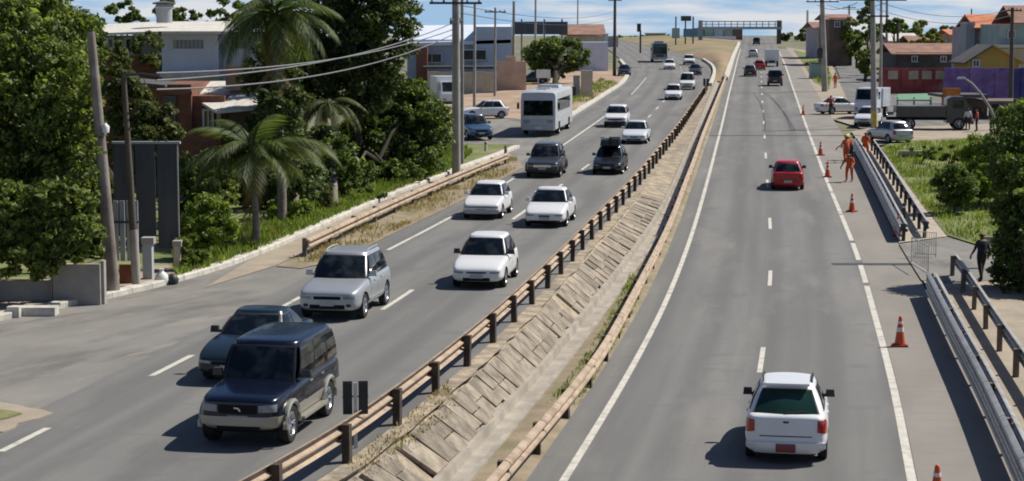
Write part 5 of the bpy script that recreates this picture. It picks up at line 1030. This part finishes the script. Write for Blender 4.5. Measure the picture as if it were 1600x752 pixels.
t, o = bldg('white_fence', 'white fence panel behind the person in dark clothes', 'fence', 1555, 71, zR)
for k in range(5): pbox('board', 1540 + 4.6 * k, 374 + k, 1544 + 4.6 * k, 420, 70.6 + .03 * (k % 2), .06, 'wall_beige', t, o, 0)
pbox('cap', 1539, 370, 1564, 375, 70.5, .16, 'concrete', t, o)
t, o = bldg('drain_headwall', 'dark culvert opening in the right grass slope', 'culvert', 1430, 118, zR); pbox('lintel', 1408, 236, 1450, 242, 116, .5, 'concrete', t, o); pbox('opening', 1410, 242, 1448, 256, 116.2, .3, 'window_dark', t, o); pbox('side_wall', 1406, 238, 1410, 258, 115.9, .6, 'concrete', t, o); pbox('side_wall', 1448, 238, 1452, 258, 115.9, .6, 'concrete', t, o)
t, o = bldg('green_container', 'small green container beside the far right pole', 'container', 1280, 245, zR); pbox('body', 1268, 100, 1290, 114, 245, 2, 'wall_teal', t, o, 0); pbox('lid', 1267, 98.5, 1291, 100, 244.8, 2.4, 'paint_green', t, o)

# ================================================================== POLES, LAMPS AND CABLES
def pole(name, label, cat, base, top, r0, r1, m, arms=(), n=10, group=None, foot=None):
    base, top = Vector(base), Vector(top); t = thing(name, label, cat, base, 0, group); d = top - base
    mb = MB(); mb.tube([Vector((0, 0, -.3)), d * .5, d], [r0, (r0 + r1) / 2, r1], n); mb.build('shaft', m, t, 50)
    if foot: mb = MB(); mb.tube([Vector((0, 0, -.1)), d * foot[0]], [r0 * 1.06, r0 * 1.04], n); mb.build('painted_foot', foot[1], t, 50)
    for (h, half, rz, am) in arms:
        mb = MB(); mb.box(d * h + Vector((0, -r1 - .04, 0)), (half * 2, .10, .12), rz); a = mb.build('crossarm', am, t)
        for k in (-.9, -.45, .45, .9):
            mb = MB(); mb.lathe([(.01, 0), (.05, 0), (.07, .06), (.04, .1), (.06, .15), (.01, .2)], 8, c=tuple(d * h + Vector((math.cos(rz) * half * k, -r1 - .04 + math.sin(rz) * half * k, .06)))); mb.build('insulator', 'shutter', a, 50)
    return t
b1 = at(178, 462, zL); t1 = atY(142, 50, b1.y); pole('utility_pole', 'leaning weathered pole with rusty pale foot left of the billboard', 'pole', b1, t1, .22, .12, 'pole_rust')
b2 = at(214, 452, zL); t2 = atY(193, 118, b2.y); q = pole('lamp_post', 'thin dark leaning pole with a short arm in front of the billboard', 'pole', b2, t2, .13, .08, 'pole_wood', foot=(.28, 'pole_conc'))
mb = MB(); d = t2 - b2; mb.tube([d, d + Vector((.55, 0, .05)), d + Vector((1.1, 0, -.02))], [.05, .045, .04], 6); mb.build('arm', 'dark_metal', q, 50)
mb = MB(); dd = t1 - b1; mb.lathe([(.01, 0), (.1, .02), (.12, .2), (.02, .3)], 10, c=tuple(dd * .62 + Vector((.2, -.1, 0)))); x = mb.build('light_fitting', 'white_metal', bpy.data.objects['utility_pole'], 50)
b3 = at(713, 273, zL); pole('utility_pole', 'thick concrete power pole on the verge right of the dark trees', 'pole', b3, atY(712, -25, b3.y), .24, .19, 'pole_conc', [(.90, 1.4, .1, 'dark_metal'), (.80, .7, 1.2, 'dark_metal')], 12)
pole('utility_pole', 'slender grey pole just behind the thick concrete power pole', 'pole', at(722, 258, zL), atY(722, -10, at(722, 258, zL).y), .11, .09, 'pole_grey')
b4 = at(1366, 200, zR); pole('utility_pole', 'tall grey pole with yellow foot and crossarms beside the service road', 'pole', b4, atY(1363, -30, b4.y), .24, .17, 'pole_grey', [(.87, 2.6, .15, 'dark_metal'), (.76, 1.2, .1, 'dark_metal')], 10, foot=(.12, 'pole_yellow'))
b5 = at(1289, 143, zR); pole('utility_pole', 'thick dark pole with transformer beside the right shoulder', 'pole', b5, atY(1284, -20, b5.y), .34, .24, 'pole_conc', [(.86, 1.8, .1, 'dark_metal')])
mb = MB(); mb.lathe([(.01, 0), (.34, 0), (.36, .9), (.2, 1.05), (.01, 1.1)], 12, c=(-.6, 0, 3.6)); mb.build('transformer', 'dark_metal', [o for o in bpy.data.objects if o.get('label', '').startswith('thick dark pole with tr')][0], 40)
b6 = at(960, 118, zL); pole('utility_pole', 'tall dark wooden pole on the far left roadside', 'pole', b6, atY(961, -8, b6.y), .25, .18, 'pole_wood', [(.93, .9, .1, 'dark_metal')])
b7 = at(1579, 172, zR); pole('utility_pole', 'dark pole in front of the teal house', 'pole', b7, atY(1582, 12, b7.y), .22, .15, 'pole_wood', [(.97, .8, .1, 'dark_metal')])
for i, (x, yb, yt, r, m_, zf) in enumerate(((741, 182, 5, .13, 'pole_grey', zL), (773, 150, 12, .13, 'pole_grey', zL), (802, 118, 2, .22, 'pole_conc', zL), (836, 124, -6, .15, 'pole_conc', zL), (902, 100, -6, .12, 'pole_grey', zL), (1376, 150, -10, .16, 'pole_conc', zR), (1385, 112, -8, .2, 'pole_grey', zR), (1326, 96, 8, .2, 'pole_conc', zR), (1261, 82, 16, .3, 'white_metal', zR), (1402, 120, 36, .2, 'pole_wood', zR), (1517, 108, 14, .12, 'dark_metal', zR))):
    b = at(x, yb, zf)
    pole('utility_pole', ['thin grey pole behind the blue car', 'thin grey pole in front of the warehouse wall', 'pale concrete pole left of the dark billboards', 'thin pole rising behind the white panel sign', 'thin pole beside the tiled house', 'pale pole right of the tall grey pole', 'grey pole among the right hand houses', 'pale pole by the bend of the service road', 'white post near the far right verge', 'short dark pole before the far houses', 'thin mast beside the orange roofed house'][i], 'pole', b, atY(x + 1, yt, b.y), r, r * .8, m_, [(.95, 1.1, .2, 'dark_metal')] if i in (1, 5, 6, 7) else (), 8, 'distant poles')
# curved street lamp
b8 = at(1568, 262, zR); Yl = b8.y; t = thing('street_lamp', 'pale curved street lamp leaning over the market stall', 'street lamp', b8)
pts = [atY(x, y, Yl) - b8 for x, y in ((1568, 262), (1563, 215), (1556, 190), (1546, 168), (1532, 146), (1519, 131), (1506, 122))]
mb = MB(); mb.tube(pts, [.10, .09, .085, .08, .07, .06, .05], 8); mb.build('curved_post', 'pole_grey', t, 60); mb = MB(); mb.box(pts[-1] + Vector((-.12, 0, 0)), (.55, .22, .12), taper=.7); mb.build('lamp_head', 'white_metal', t)
# far traffic light and street lamps
t, o = bldg('traffic_light', 'black traffic light on a post at the far left bend', 'traffic light', 998, 380, zL); pbox('housing', 995.5, 38, 1001.5, 50, 380, .4, 'dark_metal', t, o); pbox('post', 999.5, 48, 1001.8, 84, 380.1, .25, 'dark_metal', t, o, 0); pbox('visor', 995, 37, 1002, 38, 379.7, .5, 'dark_metal', t, o)
def cable(label, a, b, sag, r, m='cable', group='overhead cables'):
    a, b = Vector(a), Vector(b); pts = [a.lerp(b, i / 16) - Vector((0, 0, 4 * sag * (i / 16) * (1 - i / 16))) for i in range(17)]
    mb = MB(); mb.tube([p - a for p in pts], r, 5); o = mb.build('power_cable', m); o.location = a; return tag(o, label, 'cable', group)
tip = t2 + Vector((1.0, 0, 0)); P3 = b3
for i, (dz, sag, yy) in enumerate(((0, .55, 22), (.22, .5, 32), (-.28, .65, 40))):
    cable(['middle of three thick cables from the thin dark pole to the concrete power pole', 'topmost thick cable from the thin dark pole to the concrete power pole', 'lowest thick cable from the thin dark pole to the concrete power pole'][i], tip + Vector((0, 0, dz - .15)), atY(708, yy + 14, b3.y), sag, .028)
for i, (y0, y1) in enumerate(((8, 24), (20, 34))): cable(['upper thin wire from the concrete power pole towards the far wooden pole', 'lower thin wire from the concrete power pole towards the far wooden pole'][i], atY(716, y0, b3.y), atY(960, y1 - 6, b6.y), .8, .02, 'cable_dark')
for i, (xa, ya, xb, yb) in enumerate(((1340, 4, 1277, 8), (1386, 4, 1293, 8), (1366, 24, 1285, 24))): cable(['left wire between the grey crossarm pole and transformer pole', 'right wire between the grey crossarm pole and transformer pole', 'lower wire between the grey crossarm pole and transformer pole'][i], atY(xa, ya, b4.y), atY(xb, yb, b5.y), .5, .025, 'cable_dark')
for i, (ya, yb) in enumerate(((2, 14), (14, 24))): cable(['upper wire from the grey crossarm pole to the dark pole at the teal house', 'lower wire from the grey crossarm pole to the dark pole at the teal house'][i], atY(1370, ya, b4.y), atY(1580, yb, b7.y), .9, .022, 'cable_dark')

# ================================================================== CONES, MARKERS, BARRIERS
mat('cone_orange', (.62, .085, .025), .6, .12, 5); mat('cone_white', (.70, .68, .64), .6, .1, 5); mat('cone_base', (.30, .05, .025), .8, .2, 5)
cb = MB(); cb.box((0, 0, .025), (.40, .40, .05)); cb.box((0, 0, .06), (.34, .34, .03), taper=.9); cbm = cb.mesh('foot', 'cone_base')
cc_ = MB(); cc_.lathe([(.155, .06), (.148, .10), (.05, .80), (.042, .84), (.02, .86), (.001, .86)], 16); ccm = cc_.mesh('body', 'cone_orange', 50)
def band(z0, z1): b = MB(); f = lambda z: .148 + (.05 - .148) * (z - .10) / .70 + .004; b.lathe([(f(z0) - .012, z0), (f(z0), z0), (f(z1), z1), (f(z1) - .012, z1)], 16); return b.mesh('reflective_band', 'cone_white', 50)
bm1, bm2 = band(.42, .54), band(.64, .71)
for i, (x, y) in enumerate(((1406, 541), (1463, 797), (1331, 331), (1403, 369), (1293, 277), (1282, 243), (1255, 180))):
    c = thing('traffic_cone', ['largest orange cone beside the white edge line', 'orange cone tip at the bottom edge of the picture', 'orange cone in the middle of the shoulder below the workers', 'orange cone at the near end of the workers guardrail', 'orange cone on the edge line beside the lower worker', 'orange cone on the edge line level with the upper workers', 'farthest small cone past the workers'][i], 'cone', at(x, y, zR) + Vector((0, 0, .0)), i * .4, 'orange cones along the right shoulder')
    link('foot', cbm, c); k = link('body', ccm, c); link('reflective_band', bm1, k); link('reflective_band', bm2, k)
def marker(label, px, py, sc, zf, group):
    p = at(px, py, zf); t = thing('marker_board', label, 'road marker', p, .1, group)
    for s in (-1, 1):
        mb = MB(); mb.box((s * .15 * sc, 0, .98 * sc), (.18 * sc, .05, .64 * sc)); q = mb.build('board', 'dark_metal', t); mb = MB(); mb.box((s * .15 * sc, -.035, .98 * sc), (.15 * sc, .02, .58 * sc)); mb.build('face', 'trim', q)
    mb = MB(); mb.box((0, .0, .62 * sc), (.07 * sc, .06, 1.3 * sc)); mb.build('post', 'galv', t); mb = MB(); mb.box((0, .045, 1.0 * sc), (.5 * sc, .03, .05)); mb.build('bracket', 'galv', t)
marker('pair of black marker boards on a white post beside the nearest guardrail post', 556, 700, 1.0, zL, 'black marker boards on the median'); marker('distant pair of black marker boards where the median guardrail ends', 1103, 147, 1.25, zL, 'black marker boards on the median')
def barrier(label, pa_, pb_):
    a, b = at(*pa_, zR), at(*pb_, zR); d = b - a; t = thing('crowd_barrier', label, 'barrier', a, 0, 'metal barriers at the gap in the guardrail'); h = 1.0
    mb = MB(); mb.tube([(0, 0, 0), (0, 0, h), d + Vector((0, 0, h)), d], .022, 6, True); mb.tube([Vector((0, 0, .15)), d + Vector((0, 0, .15))], .018, 6); mb.build('frame', 'galv', t, 60)
    for k in range(1, 9): mb = MB(); mb.tube([d * (k / 9) + Vector((0, 0, .15)), d * (k / 9) + Vector((0, 0, h))], .010, 5); mb.build('bar', 'galv', t)
barrier('metal barrier at the end of the near guardrail', (1424, 412), (1450, 428)); barrier('metal barrier across the side path', (1430, 402), (1462, 404))
# bollard posts by the side street
for i, (x, y) in enumerate(((759, 238), (790, 246), (1407, 357), (1412, 342))):
    p = at(x, y, zL if x < 1000 else zR); t = thing('bollard', ['short white bollard at the side street corner', 'short brown bollard at the far end of the roadside guardrail', 'dark bollard at the near end of the paved footway', 'second dark bollard on the paved footway'][i], 'bollard', p)
    mb = MB(); mb.lathe([(.01, -.05), (.09, -.05), (.09, .62), (.07, .70), (.01, .72)], 10); mb.build('post', ['kerb_paint', 'post_brown', 'dark_metal', 'dark_metal'][i], t, 40); mb = MB(); mb.lathe([(.092, .5), (.095, .5), (.095, .58), (.092, .58)], 10); mb.build('band', ['rust_panel', 'concrete', 'cone_white', 'cone_white'][i], t, 40)

# ================================================================== PEOPLE
mat('skin', (.20, .10, .062), .6, .08, 6); mat('cloth_orange', (.55, .10, .025), .85, .12, 6, .2); mat('cloth_navy', (.022, .030, .052), .85, .2, 6, .2); mat('cloth_dark', (.018, .019, .022), .85, .2, 6); mat('shoe', (.015, .013, .012), .6, .2, 5); mat('hair', (.012, .010, .009), .7, .2, 8); mat('helmet', (.62, .45, .05), .4, .05, 3); mat('cloth_white', (.55, .55, .53), .85, .1, 5); mat('cloth_red', (.36, .05, .04), .85, .1, 5)
def person(label, loc, rz, shirt, legs, hgt=1.72, pose='stand', hat=None, group=None, lean=0.0):
    bulk = 1.32 if group == 'road workers in orange' else 1.08
    k = hgt / 1.75; J = {}; E = []
    def j(n, p, r, par=None):
        J[n] = (Vector(p) * k, r * k)
        if par: E.append((par, n))
    st = .22 if pose == 'walk' else .04
    L_ = lambda y, z: (y + lean * max(0, z - .95), z - .25 * abs(lean) * max(0, z - .95))
    def P(x, y, z): yy, zz = L_(y, z); return (x, yy, zz)
    j('pelvis', P(0, 0, .95), (.135)); j('waist', P(0, .0, 1.10), .125, 'pelvis'); j('chest', P(0, .0, 1.32), .15, 'waist'); j('neck', P(0, 0, 1.49), .058, 'chest'); j('chin', P(0, .02, 1.56), .07, 'neck'); j('head', P(0, .015, 1.65), .095, 'chin'); j('crown', P(0, .005, 1.72), .075, 'head'); j('nose', P(0, .115, 1.63), .018, 'head')
    for s, n in ((-1, 'l'), (1, 'r')):
        y1 = st * s
        j(n + 'hip', (s * .10, 0, .90), .10, 'pelvis'); j(n + 'knee', (s * .115, y1 * .6 + .03, .50), .068, n + 'hip'); j(n + 'shin', (s * .12, y1 * .85, .30), .06, n + 'knee'); j(n + 'ankle', (s * .12, y1, .09), .045, n + 'shin'); j(n + 'toe', (s * .14, y1 + .17, .04), .042, n + 'ankle')
        a = .35 if pose == 'work' else .06 - s * st * .6
        j(n + 'sh', P(s * .17, 0, 1.42), .072, 'chest'); j(n + 'el', P(s * .25, a * .3 - .02, 1.13), .048, n + 'sh'); j(n + 'wr', P(s * .25, a + .06, .92), .032, n + 'el'); j(n + 'palm', P(s * .245, a + .09, .85), .036, n + 'wr')
        for q, (dx, dy, ln) in enumerate(((-.028, 0, .075), (-.010, .008, .088), (.010, .008, .085), (.028, 0, .068))): j(n + 'f%d' % q, P(s * (.245 + dx * .3), a + .10 + dx, .85 - ln), .011, n + 'palm')
        j(n + 'th', P(s * .225, a + .15, .83), .012, n + 'palm')
    names = list(J); me = bpy.data.meshes.new('sk'); me.from_pydata([J[n][0] for n in names], [(names.index(a), names.index(b)) for a, b in E], [])
    ob = bpy.data.objects.new('sk', me); COL.objects.link(ob); sk = ob.modifiers.new('s', 'SKIN'); ss = ob.modifiers.new('u', 'SUBSURF'); ss.levels = 1; ss.render_levels = 1
    for i, n in enumerate(names): v = me.skin_vertices[0].data[i]; v.radius = (J[n][1], J[n][1]); v.use_root = (n == 'pelvis')
    m2 = evaluated(ob); bpy.data.objects.remove(ob); m2.name = 'body'; m2.materials.clear()
    for m_ in ('skin', shirt, legs, 'shoe', 'hair'): m2.materials.append(M[m_])
    pts = [J[n][0] for n in names]
    for p in m2.polygons:
        c = p.center; n = names[min(range(len(pts)), key=lambda i: (pts[i] - c).length_squared / (J[names[i]][1] ** .5))]
        if n in ('neck', 'chin', 'head', 'nose', 'crown'): mi = 4 if (c.z > J['head'][0].z + .01 and c.y < J['head'][0].y + .06) or (c.y < J['head'][0].y - .03 and c.z > J['chin'][0].z) else 0
        elif 'palm' in n or n[1:2] == 'f' or n.endswith('th') or n.endswith('wr'): mi = 0
        elif n.endswith('toe') or n.endswith('ankle') and c.z < .12 * k: mi = 3
        elif n in ('pelvis',) or n.endswith('hip') or n.endswith('knee') or n.endswith('shin') or n.endswith('ankle'): mi = 2
        else: mi = 1
        p.material_index = mi
    m2.shade_smooth(); t = thing('person', label, 'person', loc, rz, group); t.scale = (bulk, bulk, 1); link('body', m2, t); h = J['head'][0]
    if hat: mb = MB(); mb.lathe([(.16 * k, .0), (.125 * k, .01), (.12 * k, .06), (.08 * k, .12), (.001, .135)], 14, c=(h.x, h.y, h.z + .03)); mb.build('helmet', hat, t, 60)
    for s in (-1, 1): mb = MB(); mb.lathe([(.001, -.012), (.012, 0), (.001, .012)], 8, c=(s * .034 * k, h.y + .088 * k, h.z + .012)); mb.build('eye', 'cloth_white', t, 60); mb = MB(); mb.box((s * .095 * k, h.y - .005, h.z - .005), (.02, .05, .06)); mb.build('ear', 'skin', t)
    mb = MB(); mb.box((0, h.y + .088 * k, h.z - .06 * k), (.045, .012, .012)); mb.build('mouth', 'cloth_red', t)
    return t
GW = 'road workers in orange'
person('worker in orange standing nearest, below the other workers', at(1327, 284, zR), 2.6, 'cloth_orange', 'cloth_orange', 1.56, 'work', None, GW, .15); person('worker in orange overalls behind the nearest worker', at(1322, 254, zR), .6, 'cloth_orange', 'cloth_orange', 1.6, 'work', 'helmet', GW); person('worker in orange beyond the guardrail by the footway', at(1352, 247, zR), -.9, 'cloth_orange', 'cloth_orange', 1.58, 'stand', None, GW); person('worker in orange bending beside the second worker', at(1330, 250, zR), 1.7, 'cloth_orange', 'cloth_navy', 1.56, 'work', 'helmet', GW, .3)
person('person in dark blue clothes standing on the path by the white fence', at(1533, 440, zR), .3, 'cloth_navy', 'cloth_dark', 1.74, 'walk'); person('tiny worker in orange by the transformer pole', at(1305, 138, zR), .4, 'cloth_orange', 'cloth_orange', 1.75, 'stand'); person('person in red shirt beside the white car on the service road', at(1298, 180, zR), .4, 'cloth_red', 'cloth_dark', 1.7, 'walk')
for i, (x, y) in enumerate(((1512, 204), (1526, 206), (1550, 204))): person(['person in white shirt in front of the market stall', 'person in red shirt at the right of the market stall', 'person in dark clothes beyond the market stall'][i], at(x, y, zR), 1.2 * i, ['cloth_white', 'cloth_red', 'cloth_dark'][i], 'cloth_dark', 1.68, 'stand', None, 'people at the market stall')
